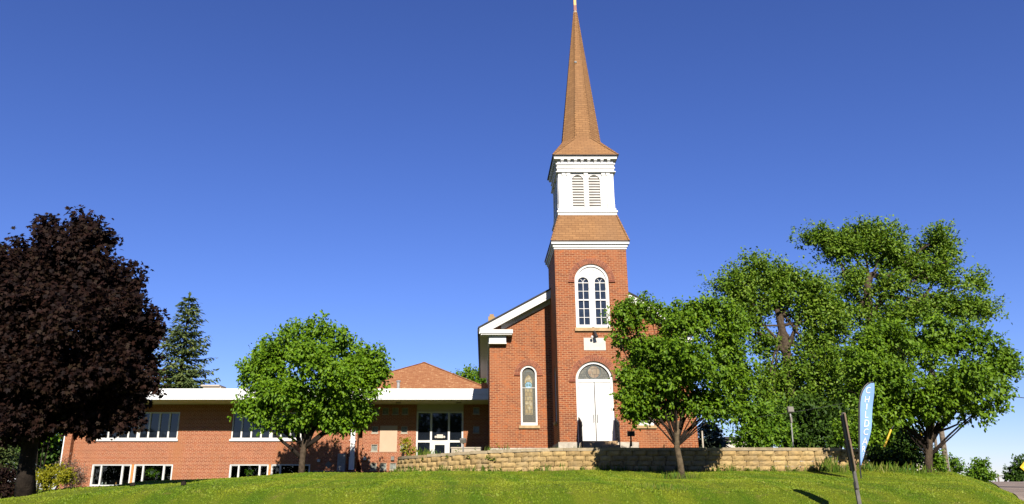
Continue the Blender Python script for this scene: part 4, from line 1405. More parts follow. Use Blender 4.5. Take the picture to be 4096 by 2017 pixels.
for i, (y0, lab) in enumerate(((1463, 'topmost of the overhead wires at the right edge'), (1480, 'second of the three close overhead wires at the right edge'), (1493, 'lowest of the three close overhead wires at the right edge'), (1563, 'single low overhead wire at the right edge below the three close ones'))):
    e = at(4110, y0 + 2, 50)
    s0 = Vector((t1.x, 50, e.z + (0.12 if i < 3 else 0.5)))
    wire(lab, s0, e + (e - s0) * 1.6, 0.25 if i < 3 else 0.5, 0.028)
for (xa, ya, xb, yb, lab) in ((2760, 1674, 3010, 1651, 'upper faint wire in the gap between church and maples'), (2760, 1676, 3010, 1662, 'lower faint wire in the gap between church and maples')):
    a, b = at(xa, ya, 62), at(xb, yb, 62)
    wire(lab, a - (b - a) * 1.5, b + (b - a) * 1.5, 0.1, 0.022)
wire('thin cable running from the floodlight through the maples', at(3020, 1670, 36), at(3440, 1600, 34), 0.05, 0.009)
# far utility pole on the horizon
e0, e1 = at(3992, 1928, 140), at(3991, 1897, 140)
fp = thing('utility_pole', 'tiny far utility pole with a crossarm on the horizon over the side road', 'utility pole', (e0.x, 140, e0.z - 2))
MB().tube([(e0.x, 140, e0.z - 3), (e1.x, 140, e1.z)], 0.13, 8).build('pole', M['pole'], fp)
MB().box(e1.x - 0.9, e1.x + 0.9, 139.8, 139.9, e1.z - 0.32, e1.z - 0.20).build('crossarm', M['pole'], fp)

# cream sign board / far shed
ys = 47.0
a, b = at(3655, 1872, ys), at(3750, 1828, ys)
sbd = thing('sign_board', 'low cream sign board with dark capital letters behind the right tree trunk', 'sign board', ((a.x + b.x) / 2, ys, gz(a.x, ys)))
MB().prism([(a.x, gz(a.x, ys) - 0.2), (b.x, gz(a.x, ys) - 0.2), (b.x, b.z), (a.x + 0.35, b.z), (a.x, b.z - 0.3)], front(ys), 0, 0.15).build('board', M['plaque'], sbd)
vs, fs = text_mesh('CROS', 0.30)
x0, x1 = min(v.x for v in vs), max(v.x for v in vs)
tx0, tx1 = at(3661, 1850, ys).x, at(3696, 1850, ys).x
tz0, tz1 = at(3661, 1855, ys).z, at(3661, 1848, ys).z
y1 = max(v.y for v in vs)
lo_ = MB().add([(tx0 + (v.x - x0) / (x1 - x0) * (tx1 - tx0), ys - 0.012, tz0 + v.y / y1 * (tz1 - tz0)) for v in vs], fs)
lo_.build('lettering', M['black'], sbd)
p = at(3688, 1858, ys)
MB().box(p.x - 0.06, p.x + 0.10, ys - 0.03, ys - 0.004, p.z - 0.06, p.z + 0.03).build('small_panel', M['black'], sbd)
a, b = at(2905, 1800, 60), at(3010, 1757, 60)
sh = thing('far_shed', 'pale flat roofed shed with a dark roof edge between the blue spruce and green bush', 'shed', ((a.x + b.x) / 2, 61, 0))
MB().box(a.x, b.x + 1.5, 60, 64, -0.5, b.z).build('wall', M['plaque'], sh)
MB().box(a.x - 0.05, b.x + 1.6, 59.8, 64.2, b.z + 0.002, b.z + 0.17).build('roof', M['dark_roof'], sh)

# ------------------------------------------------------------------ foliage
rng = np.random.default_rng(11)
def unit(a):
    return a / np.maximum(1e-9, np.linalg.norm(a, axis=1, keepdims=True))
T_LEAF = (np.array([(0, 0, 0), (-.30, .38, .07), (-.20, .74, .05), (0, 1.0, -.04), (.20, .74, .05), (.30, .38, .07)]), [(0, 3, 2, 1), (0, 5, 4, 3)])
T_MAPLE = (np.array([(0, 0, 0), (-.16, .12, .0), (-.50, .10, -.05), (-.34, .34, .03), (-.52, .66, -.06), (-.20, .60, .04), (0, 1.0, -.10), (.20, .60, .04), (.52, .66, -.06), (.34, .34, .03), (.50, .10, -.05), (.16, .12, .0)]),
           [(0, 6, 5, 4, 3, 2, 1), (0, 11, 10, 9, 8, 7, 6)])
T_NEEDLE = (np.array([(-.12, 0, 0), (.12, 0, 0), (.10, .6, .03), (0, 1, 0), (-.10, .6, .03)]), [(0, 1, 2, 3, 4)])
T_BLADE = (np.array([(-.09, 0, 0), (.09, 0, 0), (.07, .55, .03), (0, 1, .16), (-.07, .55, .03)]), [(0, 1, 2, 3, 4)])
def scatter(name, mat, parent, pos, axis, nrm, size, tmpl):
    tv, tf = tmpl
    axis = unit(axis)
    side = unit(np.cross(axis, nrm))
    nrm = np.cross(side, axis)
    size = np.asarray(size)[:, None, None]
    V = pos[:, None, :] + size * (tv[None, :, 0:1] * side[:, None, :] + tv[None, :, 1:2] * axis[:, None, :] + tv[None, :, 2:3] * nrm[:, None, :])
    n, k = len(pos), len(tv)
    V = V.reshape(-1, 3)
    li = np.concatenate([np.array(f) for f in tf])
    L = (np.arange(n)[:, None] * k + li[None, :]).ravel()
    cnt = np.array([len(f) for f in tf])
    tot = np.tile(cnt, n)
    start = np.concatenate([[0], np.cumsum(tot)[:-1]])
    me = bpy.data.meshes.new(name)
    me.vertices.add(len(V))
    me.vertices.foreach_set('co', V.astype(np.float32).ravel())
    me.loops.add(len(L))
    me.loops.foreach_set('vertex_index', L.astype(np.int32))
    me.polygons.add(len(tot))
    me.polygons.foreach_set('loop_start', start.astype(np.int32))
    me.update(calc_edges=True)
    me.materials.append(mat)
    return link(name, me, parent)
def blob_list(raw, Y, squash=1.0, dyr=0.35):
    out = []
    for b in raw:
        x, y, rx, ry = b[:4]
        c = a2(x, y, Y)
        k = mpp(Y, c.z)
        r = (rx * k, 0.5 * (rx + ry) * k * squash, ry * k)
        dy = b[4] if len(b) > 4 else rng.uniform(-dyr, dyr) * r[1] * 1.5
        c = a2(x, y, Y + dy)
        out.append((np.array(c), np.array(r)))
    return out
def twig_points(blobs, n, shell, gap, gs):
    C = np.array([b[0] for b in blobs])
    Rr = np.array([b[1] for b in blobs])
    w = Rr[:, 0] * Rr[:, 2]
    w = w / w.sum()
    ph = rng.uniform(0, 6.28, 6)
    P, D = [], []
    need = n
    for _ in range(8):
        m = int(need * 1.8) + 50
        i = rng.choice(len(blobs), m, p=w)
        d = unit(rng.normal(size=(m, 3)))
        r = shell + (1.0 - shell) * rng.random(m) ** 0.7
        lump = 1.0 + 0.10 * np.sin(d[:, 0] * 7 + ph[0] + i) + 0.10 * np.sin(d[:, 2] * 8 + ph[1] + 2 * i)
        p = C[i] + d * Rr[i] * (r * lump)[:, None]
        g = np.sin(p[:, 0] * gs + ph[2] + 0.6 * np.sin(p[:, 2] * gs * .7)) + np.sin(p[:, 1] * gs + ph[3]) + np.sin(p[:, 2] * gs * 1.25 + ph[4] + 0.7 * np.sin(p[:, 0] * gs * .8))
        ok = g > gap
        P.append(p[ok])
        D.append(unit(d[ok] / Rr[i][ok]))
        need -= ok.sum()
        if need <= 0:
            break
    return np.concatenate(P)[:n], np.concatenate(D)[:n]
def boughs(blobs, n, size, flat):
    out = []
    for c, r in blobs:
        k = max(3, int(n * rng.uniform(0.8, 1.2)))
        for j in range(k):
            d = rng.normal(size=3)
            d /= np.linalg.norm(d)
            q = c + d * r * (0.35 + 0.50 * rng.random() ** 0.6)
            s = size * rng.uniform(0.75, 1.25)
            out.append((q, np.array((r[0] * s, r[1] * s, r[2] * s * flat))))
    return out
def crown(name, mat, parent, blobs, ntw, per, tlen, lsize, tmpl, up=0.45, droop=0.5, shell=0.45, gap=-0.9, gs=2.2, spread=0.10, wind=(0, 0, 0), noise_d=0.5, nb=0, bs=0.42, bf=0.75):
    if nb:
        blobs = boughs(blobs, nb, bs, bf)
        gap = -3
    P, D = twig_points(blobs, ntw, shell, gap, gs)
    n = len(P)
    D = unit(D + np.array([0, 0, up]) + rng.normal(size=(n, 3)) * noise_d + np.array(wind))
    ln = tlen * rng.uniform(0.45, 1.2, n) * np.where(rng.random(n) < 0.05, 1.45, 1.0)
    t = rng.random((n, per)) * 0.95 + 0.05
    pos = P[:, None, :] + D[:, None, :] * (t * ln[:, None])[:, :, None] + rng.normal(size=(n, per, 3)) * spread * tlen
    Dl = np.repeat(D[:, None, :], per, 1)
    ax = Dl * 0.6 + rng.normal(size=(n, per, 3)) * 0.75 + np.array([0, 0, -droop])
    nr = np.array([0.05, -0.55, 0.70]) + rng.normal(size=(n, per, 3)) * 0.5 + Dl * 0.3       # leaves turn to the light
    sz = lsize * rng.uniform(0.6, 1.25, (n, per))
    return scatter(name, mat, parent, pos.reshape(-1, 3), ax.reshape(-1, 3), unit(nr.reshape(-1, 3)), sz.ravel(), tmpl)
def curve3(a, b, bow, n=7):
    a, b = Vector(a), Vector(b)
    m = (a + b) / 2 + Vector(bow)
    return [a * (1 - t) ** 2 + m * 2 * t * (1 - t) + b * t * t for t in [i / (n - 1) for i in range(n)]]
def trunk_mesh(parent, bark, trunk, r0, r1, fork, blobs, lr=0.5, sub=3, extra=(), name='trunk', limb_mat=None):
    q = MB()
    n = len(trunk)
    q.tube(trunk, [r0 * 1.25] + [r0 + (r1 - r0) * i / max(1, n - 2) for i in range(n - 1)], 12)
    q.build(name, bark, parent, True, False)
    q = MB()
    for c, r in blobs:
        c = Vector(c)
        k = rnd.choice(fork)
        a = Vector(trunk[k])
        d = c - a
        end = a + d * 1.0
        pts = curve3(a, end, (0, 0, d.length * rnd.uniform(-0.05, 0.16)) if d.z > 0 else (0, 0, 0.2))
        rr = r1 * lr * rnd.uniform(0.7, 1.15)
        q.tube(pts, [rr * (1 - 0.75 * i / 6) for i in range(7)], 8)
        for _ in range(sub):
            s = pts[rnd.choice((3, 4, 5, 6))]
            e = c + Vector((rnd.uniform(-1, 1) * r[0], rnd.uniform(-1, 1) * r[1], rnd.uniform(-0.4, 1.0) * r[2])) * 0.85
            p2 = curve3(s, e, (0, 0, (e - s).length * 0.12), 5)
            q.tube(p2, [rr * 0.32 * (1 - 0.2 * i) + 0.004 for i in range(5)], 6)
    for pts, ra, rb in extra:
        m = len(pts)
        q.tube(pts, [ra + (rb - ra) * i / (m - 1) for i in range(m)], 8)
    return q.build('limbs', limb_mat or bark, parent, True, False)
def px_path(pts, Y):
    return [a2(x, y, Y) for x, y in pts]

# purple maple at the left
YM = 17.0
b0 = a2(62, 1262, YM)
b0.z = gz(b0.x, YM) - 0.05
t_ = thing('purple_maple', 'big dark purple leaved maple tree at the left edge of the lawn', 'tree', (b0.x, YM, b0.z))
raw = [(190, 640, 90, 75), (120, 700, 115, 100), (70, 650, 45, 65, 0.3), (255, 720, 80, 95), (30, 800, 140, 140), (180, 820, 150, 130, -0.8), (305, 800, 65, 95), (320, 905, 62, 75), (240, 950, 110, 80, -0.6), (90, 950, 130, 80, -0.7), (-60, 830, 140, 170), (-40, 720, 70, 80), (290, 1000, 65, 45), (130, 1015, 100, 40), (30, 1010, 80, 45), (305, 1040, 24, 22, 0.0), (205, 560, 28, 26, 0), (130, 575, 32, 26, 0.0), (365, 870, 24, 55, 0.2), (250, 600, 24, 24, 0), (255, 1035, 60, 30, 0), (180, 1050, 70, 28), (300, 1062, 30, 18, 0), (90, 1068, 70, 34), (20, 1072, 60, 44), (60, 1040, 90, 40, -0.8), (235, 1062, 50, 20, 0), (330, 1030, 40, 26, 0), (380, 820, 16, 60, 0), (385, 960, 16, 40, 0)]
bl = blob_list(raw, YM)
tr_ = [b0] + px_path([(66, 1180), (78, 1100), (100, 1030), (125, 950), (140, 850)], YM)
trunk_mesh(t_, M['bark_dark'], tr_, 0.17, 0.12, [2, 3, 4], bl, 0.55, 2, [(px_path([(78, 1105), (50, 1040), (20, 980)], YM), 0.09, 0.05), (px_path([(84, 1110), (120, 1060), (180, 990), (220, 920)], YM), 0.10, 0.05)])
crown('crown', M['leaf_purple'], t_, bl, 10500, 9, 0.25, 0.102, T_MAPLE, up=0.25, droop=0.8, shell=0.4, gap=-0.7, gs=2.8, spread=0.22, nb=9, bs=0.42)

# three ornamental trees
def orna(label, base_px, Y, raw, path, r0, r1, fork, mat, ntw, per, tl, ls, extra=(), bark='bark', gap=-0.35, lr=0.6, nb=9):
    b = a2(*base_px, Y)
    b.z = gz(b.x, Y) - 0.06
    t = thing('ornamental_tree', label, 'tree', (b.x, Y, b.z), 'round crowned ornamental trees on the lawn')
    bl = blob_list(raw, Y)
    tp = [b] + px_path(path, Y)
    trunk_mesh(t, M[bark], tp, r0, r1, fork, bl, lr * 0.6, 3, [(px_path(p, Y), a, c) for p, a, c in extra], limb_mat=M['bark_dark'])  # limbs get darker bark: the crown's shade is put into their colour
    crown('crown', mat, t, bl, ntw, per, tl, ls, T_LEAF, up=0.55, droop=0.8, shell=0.2, gap=gap, gs=4.6 * 20 / Y, spread=0.12, nb=nb, bs=0.42)
    return t
orna('bright spring green round tree in front of the low annex', (758, 1204), 32.0,
     [(795, 865, 80, 55), (800, 832, 24, 26, 0), (700, 905, 70, 55), (880, 905, 80, 55), (645, 920, 40, 40, 0), (680, 960, 70, 60), (790, 950, 130, 80, -0.9), (925, 935, 50, 50), (895, 985, 75, 60), (700, 1010, 75, 45), (790, 1030, 90, 40, -0.6), (880, 1035, 55, 40), (640, 1020, 45, 25), (660, 1060, 35, 22), (740, 1072, 50, 18), (850, 1065, 60, 22), (962, 920, 22, 26, 0)],
     [(760, 1160), (764, 1125), (770, 1100), (790, 1040)], 0.125, 0.12, [2, 3], M['leaf_spring'], 4000, 11, 0.42, 0.15,
     [([(756, 1150), (735, 1130), (712, 1112), (690, 1090), (672, 1072)], 0.09, 0.03), ([(766, 1125), (795, 1108), (815, 1092), (850, 1085), (885, 1086)], 0.09, 0.03),
      ([(764, 1130), (748, 1100), (740, 1070)], 0.10, 0.05), ([(770, 1120), (785, 1090), (800, 1060)], 0.10, 0.05), ([(766, 1125), (762, 1090), (758, 1060)], 0.09, 0.05)])
orna('leafy green round tree in front of the church tower and stone wall', (1716, 1209), 21.4,
     [(1592, 805, 52, 48, 0), (1585, 778, 36, 24, 0), (1632, 776, 40, 26, 0), (1695, 820, 75, 62), (1785, 810, 75, 62), (1845, 880, 55, 70), (1630, 890, 80, 75), (1745, 915, 110, 85, -0.4), (1592, 960, 40, 60, 0), (1840, 965, 58, 50), (1680, 1000, 85, 50), (1610, 1015, 48, 32), (1765, 1015, 75, 40), (1700, 770, 20, 16, 0), (1848, 1026, 26, 10, 0), (1580, 1000, 26, 18, 0), (1550, 850, 14, 30, 0), (1868, 930, 34, 55, 0), (1815, 790, 40, 30, 0), (1870, 985, 30, 30, 0), (1700, 930, 70, 60, -0.5), (1690, 880, 60, 50, -0.4), (1640, 960, 50, 50, -0.3), (1600, 1030, 40, 24), (1650, 1040, 50, 22), (1790, 1040, 60, 22)],
     [(1711, 1165), (1703, 1125), (1702, 1100), (1705, 1060)], 0.085, 0.07, [2, 3], M['leaf_green'], 4300, 11, 0.28, 0.102,
     [([(1702, 1112), (1686, 1085), (1665, 1062), (1645, 1042)], 0.045, 0.02), ([(1704, 1112), (1728, 1085), (1755, 1060), (1785, 1040)], 0.05, 0.02), ([(1703, 1110), (1700, 1080), (1690, 1050)], 0.05, 0.03), ([(1704, 1108), (1715, 1075), (1722, 1050)], 0.045, 0.03)], bark='bark_light')
orna('leafy green round tree right of the blue feather flag', (2336, 1197), 23.0,
     [(2225, 875, 90, 60), (2340, 860, 90, 48), (2430, 890, 75, 55), (2500, 925, 48, 48), (2195, 945, 80, 70), (2320, 950, 130, 85, -0.5), (2445, 970, 85, 60), (2225, 1020, 80, 40), (2350, 1035, 90, 32), (2462, 1035, 50, 26), (2535, 905, 20, 22, 0), (2165, 990, 50, 50), (2500, 1010, 35, 18, 0), (2180, 880, 50, 40)],
     [(2336, 1150), (2337, 1110), (2340, 1085), (2342, 1040)], 0.105, 0.095, [1, 2], M['leaf_green'], 4000, 11, 0.33, 0.11,
     [([(2334, 1122), (2312, 1100), (2285, 1080), (2250, 1060), (2215, 1045)], 0.07, 0.03), ([(2332, 1128), (2315, 1115), (2290, 1095), (2262, 1078)], 0.05, 0.02), ([(2342, 1110), (2358, 1085), (2385, 1060), (2405, 1035)], 0.085, 0.04), ([(2358, 1086), (2385, 1078), (2408, 1068), (2425, 1045)], 0.035, 0.02)], bark='bark')

# the two big maples at the right
def bigmaple(label, base_px, Y, raw, path, r0, r1, fork, ntw, extra):
    b = a2(*base_px, Y)
    b.z = 0.9
    t = thing('silver_maple', label, 'tree', (b.x, Y, b.z), 'tall maples behind the right end of the wall')
    bl = blob_list(raw, Y, 0.8)
    tp = [b] + px_path(path, Y)
    trunk_mesh(t, M['bark'], tp, r0, r1, fork, bl, 0.5, 3, [(px_path(p, Y), a, c) for p, a, c in extra])
    crown('crown', M['leaf_maple'], t, bl, int(ntw * 1.45), 15, 0.95, 0.175, T_LEAF, up=0.85, droop=0.15, shell=0.2, gap=-0.25, gs=2.0, spread=0.10, nb=11, bs=0.40, bf=0.62, wind=(0.15, 0, 0.1), noise_d=0.38)
bigmaple('tall loose maple with an open crown, the left and lower of the two', (1988, 1120), 43.0,
         [(1925, 705, 70, 45), (1838, 722, 50, 24), (1905, 672, 40, 22), (1855, 735, 55, 30), (1885, 780, 65, 45), (1990, 745, 75, 55), (2050, 750, 55, 55), (2080, 800, 50, 50), (1860, 830, 45, 40), (2050, 850, 70, 60), (1925, 880, 35, 40), (1990, 960, 75, 55), (2070, 930, 60, 50), (1930, 975, 60, 50), (2000, 1030, 90, 50), (1935, 1050, 50, 40), (2090, 1020, 60, 60)],
         [(1987, 1020), (1984, 930), (1978, 880), (1965, 820), (1955, 770)], 0.30, 0.18, [3, 4, 5], 2700,
         [([(1984, 900), (1960, 870), (1930, 845), (1895, 835)], 0.18, 0.06), ([(1980, 880), (2000, 830), (2020, 780)], 0.16, 0.06), ([(1986, 1000), (2010, 960), (2040, 930)], 0.15, 0.06)])
bigmaple('tallest loose maple with an open crown, behind the flag and right tree', (2200, 1120), 46.0,
         [(2055, 600, 50, 26), (2110, 608, 55, 35), (2170, 602, 50, 36), (2225, 608, 50, 42), (2150, 640, 70, 35), (2245, 660, 60, 45), (2355, 640, 45, 50), (2360, 600, 14, 24, 0), (2310, 690, 60, 45), (2380, 690, 35, 45), (2140, 720, 50, 40), (2230, 730, 50, 35), (2410, 755, 55, 35), (2460, 720, 14, 34, 0), (2485, 778, 30, 14, 0), (2450, 790, 40, 24, 0), (2340, 770, 60, 35), (2430, 805, 50, 22), (2260, 800, 80, 40), (2130, 790, 60, 45), (2180, 880, 100, 80), (2130, 980, 90, 80), (2200, 1040, 90, 60)],
         [(2198, 960), (2192, 860), (2188, 800), (2182, 740), (2185, 690)], 0.32, 0.19, [3, 4, 5], 3800,
         [([(2190, 800), (2160, 750), (2130, 710), (2110, 650)], 0.17, 0.05), ([(2190, 795), (2225, 740), (2240, 690)], 0.15, 0.05), ([(2192, 830), (2260, 790), (2330, 740), (2365, 680)], 0.17, 0.05)])

# conifers
def conifer(name, label, bx, by, tx, ty, Y, halfw, mat, nwh, taper=0.85, fullness=1.0, ground_z=0.0, group=None, fan=7, nl=0.30):
    tip = a2(tx, ty, Y)
    bz = ground_z
    H = tip.z - bz
    Rb = halfw
    t = thing(name, label, 'tree', (tip.x, Y, bz), group)
    MB().tube([(tip.x, Y, bz), (tip.x, Y, bz + H * 0.5), (tip.x, Y, tip.z - 0.1)], [0.022 * H, 0.013 * H, 0.01], 10).build('trunk', M['bark_dark'], t, True, False)
    P, A, N, S = [], [], [], []
    limb = MB()
    for w in range(nwh):
        f = (w + rnd.random() * 0.6) / nwh
        z = bz + H * (0.06 + 0.93 * f)
        Lw = Rb * (1 - f) ** taper
        nb = max(4, int((fan + rnd.randint(-1, 1)) * (0.6 + 0.4 * (1 - f))))
        a0 = rnd.random() * 6.28
        for k in range(nb):
            az = a0 + 6.283 * k / nb + rnd.uniform(-0.25, 0.25)
            L = max(0.22, Lw * rnd.uniform(0.62, 1.15))
            d = np.array([math.cos(az), math.sin(az), 0])
            rise, dr = 0.22 * f + 0.02, 0.30 * (1 - f) + 0.05
            m = max(5, int(11 * L / Rb * fullness) + 4)
            o = np.array([tip.x, Y, z])
            pts = []
            for i in range(m):
                s = (i + 0.5) / m
                p = o + d * L * s + np.array([0, 0, L * (rise * s - dr * s ** 1.6 + 0.16 * s ** 4)])
                pts.append(p)
                sl = (0.34 * L * (1 - s) + 0.10 * L + 0.12) * rnd.uniform(0.7, 1.2)
                sd = np.array([-math.sin(az), math.cos(az), 0])
                for sg in (-1, 1):
                    dd = d * 0.75 + sd * sg * 0.8 + np.array([0, 0, -0.18])
                    dd /= np.linalg.norm(dd)
                    ns = max(2, int(sl / 0.16))
                    for j in range(ns):
                        q = p + dd * sl * (j + rnd.random()) / ns + np.array([rnd.gauss(0, .03), rnd.gauss(0, .03), rnd.gauss(0, .03)])
                        P.append(q)
                        A.append(dd + np.array([rnd.gauss(0, .35), rnd.gauss(0, .35), rnd.gauss(-0.25, .35)]))
                        N.append(np.array([rnd.gauss(0, .5), rnd.gauss(-.3, .5), 1.0]))
                        S.append(nl * rnd.uniform(0.65, 1.25))
            if L > 0.5:
                limb.tube([tuple(o)] + [tuple(p) for p in pts[::3]], 0.02, 5)
    for j in range(14):
        P.append(np.array([tip.x, Y, tip.z - 0.35 + 0.025 * j]))
        A.append(np.array([rnd.gauss(0, .4), rnd.gauss(0, .4), 1.0]))
        N.append(np.array([rnd.gauss(0, 1), -1, 0.2]))
        S.append(nl * 0.8)
    limb.build('branches', M['bark_dark'], t, True, False)
    scatter('needles', mat, t, np.array(P), np.array(A), unit(np.array(N)), np.array(S), (T_NEEDLE[0] * np.array([1.5, 1, 1]), T_NEEDLE[1]))
    return t
conifer('spruce_tree', 'tall dark green spruce behind the left end of the annex roof', 478, 980, 478, 740, 55.0, 4.3, M['spruce'], 36, 0.72, 1.3, -0.3, None, 8, 0.34)
conifer('blue_spruce', 'broad blue green spruce right of the church behind the tan wall', 1790, 1125, 1782, 1058, 52.0, 2.1, M['spruce_blue'], 22, 0.6, 1.1, -0.2, None, 9, 0.30)

# shrubs and background trees
def shrub(name, label, cat, raw, Y, mat, ntw, per, tl, ls, base_z, bark='bark_dark', group=None, gap=-1.3, up=0.4, droop=0.4, tmpl=T_LEAF, squash=1.0):
    bl = blob_list(raw, Y, squash)
    cx = sum(b[0][0] for b in bl) / len(bl)
    t = thing(name, label, cat, (cx, Y, base_z), group)
    q = MB()
    for c, r in bl:
        q.tube(curve3((cx + rnd.uniform(-.15, .15), Y, base_z), Vector(c) + Vector((0, 0, r[2] * 0.4)), (0, 0, 0.1)), [0.05, 0.045, 0.04, 0.035, 0.03, 0.02, 0.012], 6)
    q.build('stems', M[bark], t, True, False)
    crown('foliage', M[mat], t, bl, ntw, per, tl, ls, tmpl, up=up, droop=droop, shell=0.4, gap=gap, gs=2.5, spread=0.15, nb=6, bs=0.5)
    return t
shrub('bushy_tree', 'rounded mid green bushy tree under the left maple beside the shed', 'tree', [(1905, 1085, 50, 40), (1880, 1045, 30, 30), (1930, 1050, 50, 45), (1950, 1095, 45, 35), (1890, 1110, 40, 25)], 39.0, 'leaf_shrub', 900, 10, 0.5, 0.17, 0.9)
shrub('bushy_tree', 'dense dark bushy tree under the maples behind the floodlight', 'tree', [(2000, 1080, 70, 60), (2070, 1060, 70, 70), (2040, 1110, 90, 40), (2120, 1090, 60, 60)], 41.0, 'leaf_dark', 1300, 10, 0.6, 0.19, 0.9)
shrub('bushy_tree', 'green bushy tree behind the blue flag and its yellow guarded guy wire', 'tree', [(2190, 1080, 60, 60), (2230, 1100, 45, 60), (2160, 1110, 50, 50), (2255, 1080, 40, 50)], 36.0, 'leaf_green', 900, 10, 0.5, 0.16, 0.4)
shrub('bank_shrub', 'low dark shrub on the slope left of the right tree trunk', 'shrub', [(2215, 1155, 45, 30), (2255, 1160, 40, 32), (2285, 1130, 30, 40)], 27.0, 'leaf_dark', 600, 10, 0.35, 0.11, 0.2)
shrub('bank_shrub', 'leafy green shrub just right of the right tree trunk', 'shrub', [(2358, 1170, 16, 26), (2352, 1145, 12, 18)], 23.5, 'leaf_green', 130, 9, 0.2, 0.085, 0.1)
shrub('bushy_tree', 'small rounded bush at the foot of the thick utility pole', 'shrub', [(2365, 1165, 25, 28), (2395, 1178, 26, 18)], 60.0, 'leaf_shrub', 220, 9, 0.5, 0.19, -0.3)
shrub('round_tree', 'small round dark green tree standing alone on the horizon beyond the side road', 'tree', [(2462, 1186, 22, 22, 0), (2450, 1192, 18, 14, 0), (2478, 1190, 18, 18, 0), (2466, 1170, 16, 12, 0), (2470, 1203, 24, 8, 0)], 92.0, 'leaf_shrub', 420, 9, 0.5, 0.27, -1.2)
shrub('dark_hedge_tree', 'dark green tree mass at the right edge behind the diamond sign', 'tree', [(2550, 1188, 22, 22, 0), (2580, 1180, 25, 28, 0), (2565, 1200, 40, 12, 0), (2600, 1190, 30, 26, 0)], 92.0, 'leaf_dark', 520, 9, 0.5, 0.27, -1.0)
shrub('background_tree', 'distant green tree top between the hip roof and the church', 'tree', [(1190, 944, 26, 18, 0), (1165, 950, 16, 10, 0), (1205, 960, 25, 22, 0), (1180, 975, 40, 25, 0)], 78.0, 'leaf_green', 330, 10, 0.8, 0.25, -1.0)
shrub('yellow_shrub', 'yellow green rounded shrub at the left corner of the annex', 'shrub', [(100, 1205, 26, 22), (135, 1203, 36, 24), (160, 1205, 22, 22)], 33.0, 'leaf_yellow', 420, 9, 0.22, 0.085, -0.75)
shrub('bare_shrub', 'brown twiggy shrub against the left corner of the annex wall', 'shrub', [(180, 1200, 24, 24), (170, 1180, 16, 18), (195, 1210, 14, 16)], 37.0, 'twig_brown', 420, 8, 0.45, 0.10, -0.6, up=0.9, droop=-0.2, tmpl=T_NEEDLE)
for lab, raw, Y, mt, nt_ in (('dark green background tree seen through the maple trunk fork', [(120, 1040, 50, 60), (150, 1010, 30, 50), (95, 1080, 40, 50)], 55.0, 'leaf_shrub', 520),
                             ('dark background tree filling the gap at the far left edge', [(20, 1060, 70, 80), (-40, 1000, 70, 90), (40, 1000, 60, 60), (60, 1110, 60, 60), (0, 1130, 60, 60), (110, 1060, 40, 60)], 60.0, 'leaf_dark', 1500),
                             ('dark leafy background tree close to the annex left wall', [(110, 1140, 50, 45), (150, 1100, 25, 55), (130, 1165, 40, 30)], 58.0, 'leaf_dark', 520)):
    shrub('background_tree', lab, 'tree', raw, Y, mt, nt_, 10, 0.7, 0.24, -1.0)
shrub('background_tree', 'small light green treetop peeking above the maple at the left edge', 'tree', [(10, 640, 9, 16, 0), (0, 690, 20, 30, 0)], 60.0, 'leaf_spring', 60, 10, 0.7, 0.22, -1.0)
conifer('blue_spruce', 'small blue green spruce behind the maple trunk at the left edge', 15, 1200, 10, 1095, 34.0, 1.3, M['spruce'], 16, 0.7, 1.0, -0.9, None, 8, 0.22)
shrub('dark_shrub', 'low dark reddish shrub at the bottom left corner beside the maple trunk', 'shrub', [(10, 1215, 35, 30), (30, 1235, 25, 20)], 24.0, 'leaf_purple', 260, 9, 0.25, 0.09, -0.7)
# terrace plants
shrub('terrace_shrub', 'small yellow green leafy shrub on the left end of the stone wall', 'shrub', [(1022, 1122, 12, 16), (1030, 1134, 14, 10), (1014, 1134, 10, 10)], 27.9, 'leaf_yellow', 60, 8, 0.16, 0.075, 0.72)
# plants behind the lower windows
shrub('potted_plant', 'leafy dark green potted plant behind the second lower window', 'plant', [(383, 1192, 14, 10, 0), (392, 1182, 10, 9, 0)], YA + 0.5, 'leaf_spring', 60, 8, 0.2, 0.09, -0.28)
p = a2(628, 1186, YA + 0.4)
hp = thing('hanging_plant', 'round bright green hanging plant behind the third lower window', 'plant', (p.x, YA + 0.4, p.z))
MB().lathe((p.x, YA + 0.4, p.z - 0.16), [(0.05, 0), (0.09, 0.05), (0.10, 0.10)], 12).build('pot', M['chimney'], hp, True)
MB().tube([(p.x, YA + 0.4, p.z - 0.05), (p.x, YA + 0.4, 0.78)], 0.006, 5).build('cord', M['black'], hp)
crown('foliage', M['leaf_spring'], hp, [(np.array(p), np.array([0.17, 0.13, 0.14]))], 45, 8, 0.12, 0.07, T_LEAF, gap=-3)

# ------------------------------------------------------------------ grass
def pick_lawn(n, x0, x1, y0, y1):
    x = rng.uniform(x0, x1, n)
    y = y0 + (y1 - y0) * rng.random(n) ** 1.25
    wy = np.interp(x, [-3.05, -2.75, -1.3, 0.2, 3, 12.6], [30, 26.9, 25.3, 24.65, 24.2, 24.5])
    ok = ((x < -3.0) | (y < wy - 0.02) | (x > 12.7)) & (x > -0.66 * y - 1) & (x < 0.74 * y + 1)
    return x[ok], y[ok]
x, y = pick_lawn(260000, -19, 20, 14.0, 33.0)
n = len(x)
cl = np.sin(x * 2.3 + np.sin(y * 1.7)) + np.sin(y * 2.9 + np.sin(x * 1.9))
hh = rng.uniform(0.014, 0.034, n) * (1 + 0.15 * cl) * (1 + 0.8 * (rng.random(n) > 0.985))
pos = np.stack([x, y, ground(x, y) - 0.008], 1)
ax = np.stack([rng.normal(0, .45, n), rng.normal(0, .45, n), np.ones(n)], 1)
nr = unit(np.stack([rng.normal(0, .8, n), -np.ones(n), rng.normal(0.3, .3, n)], 1))
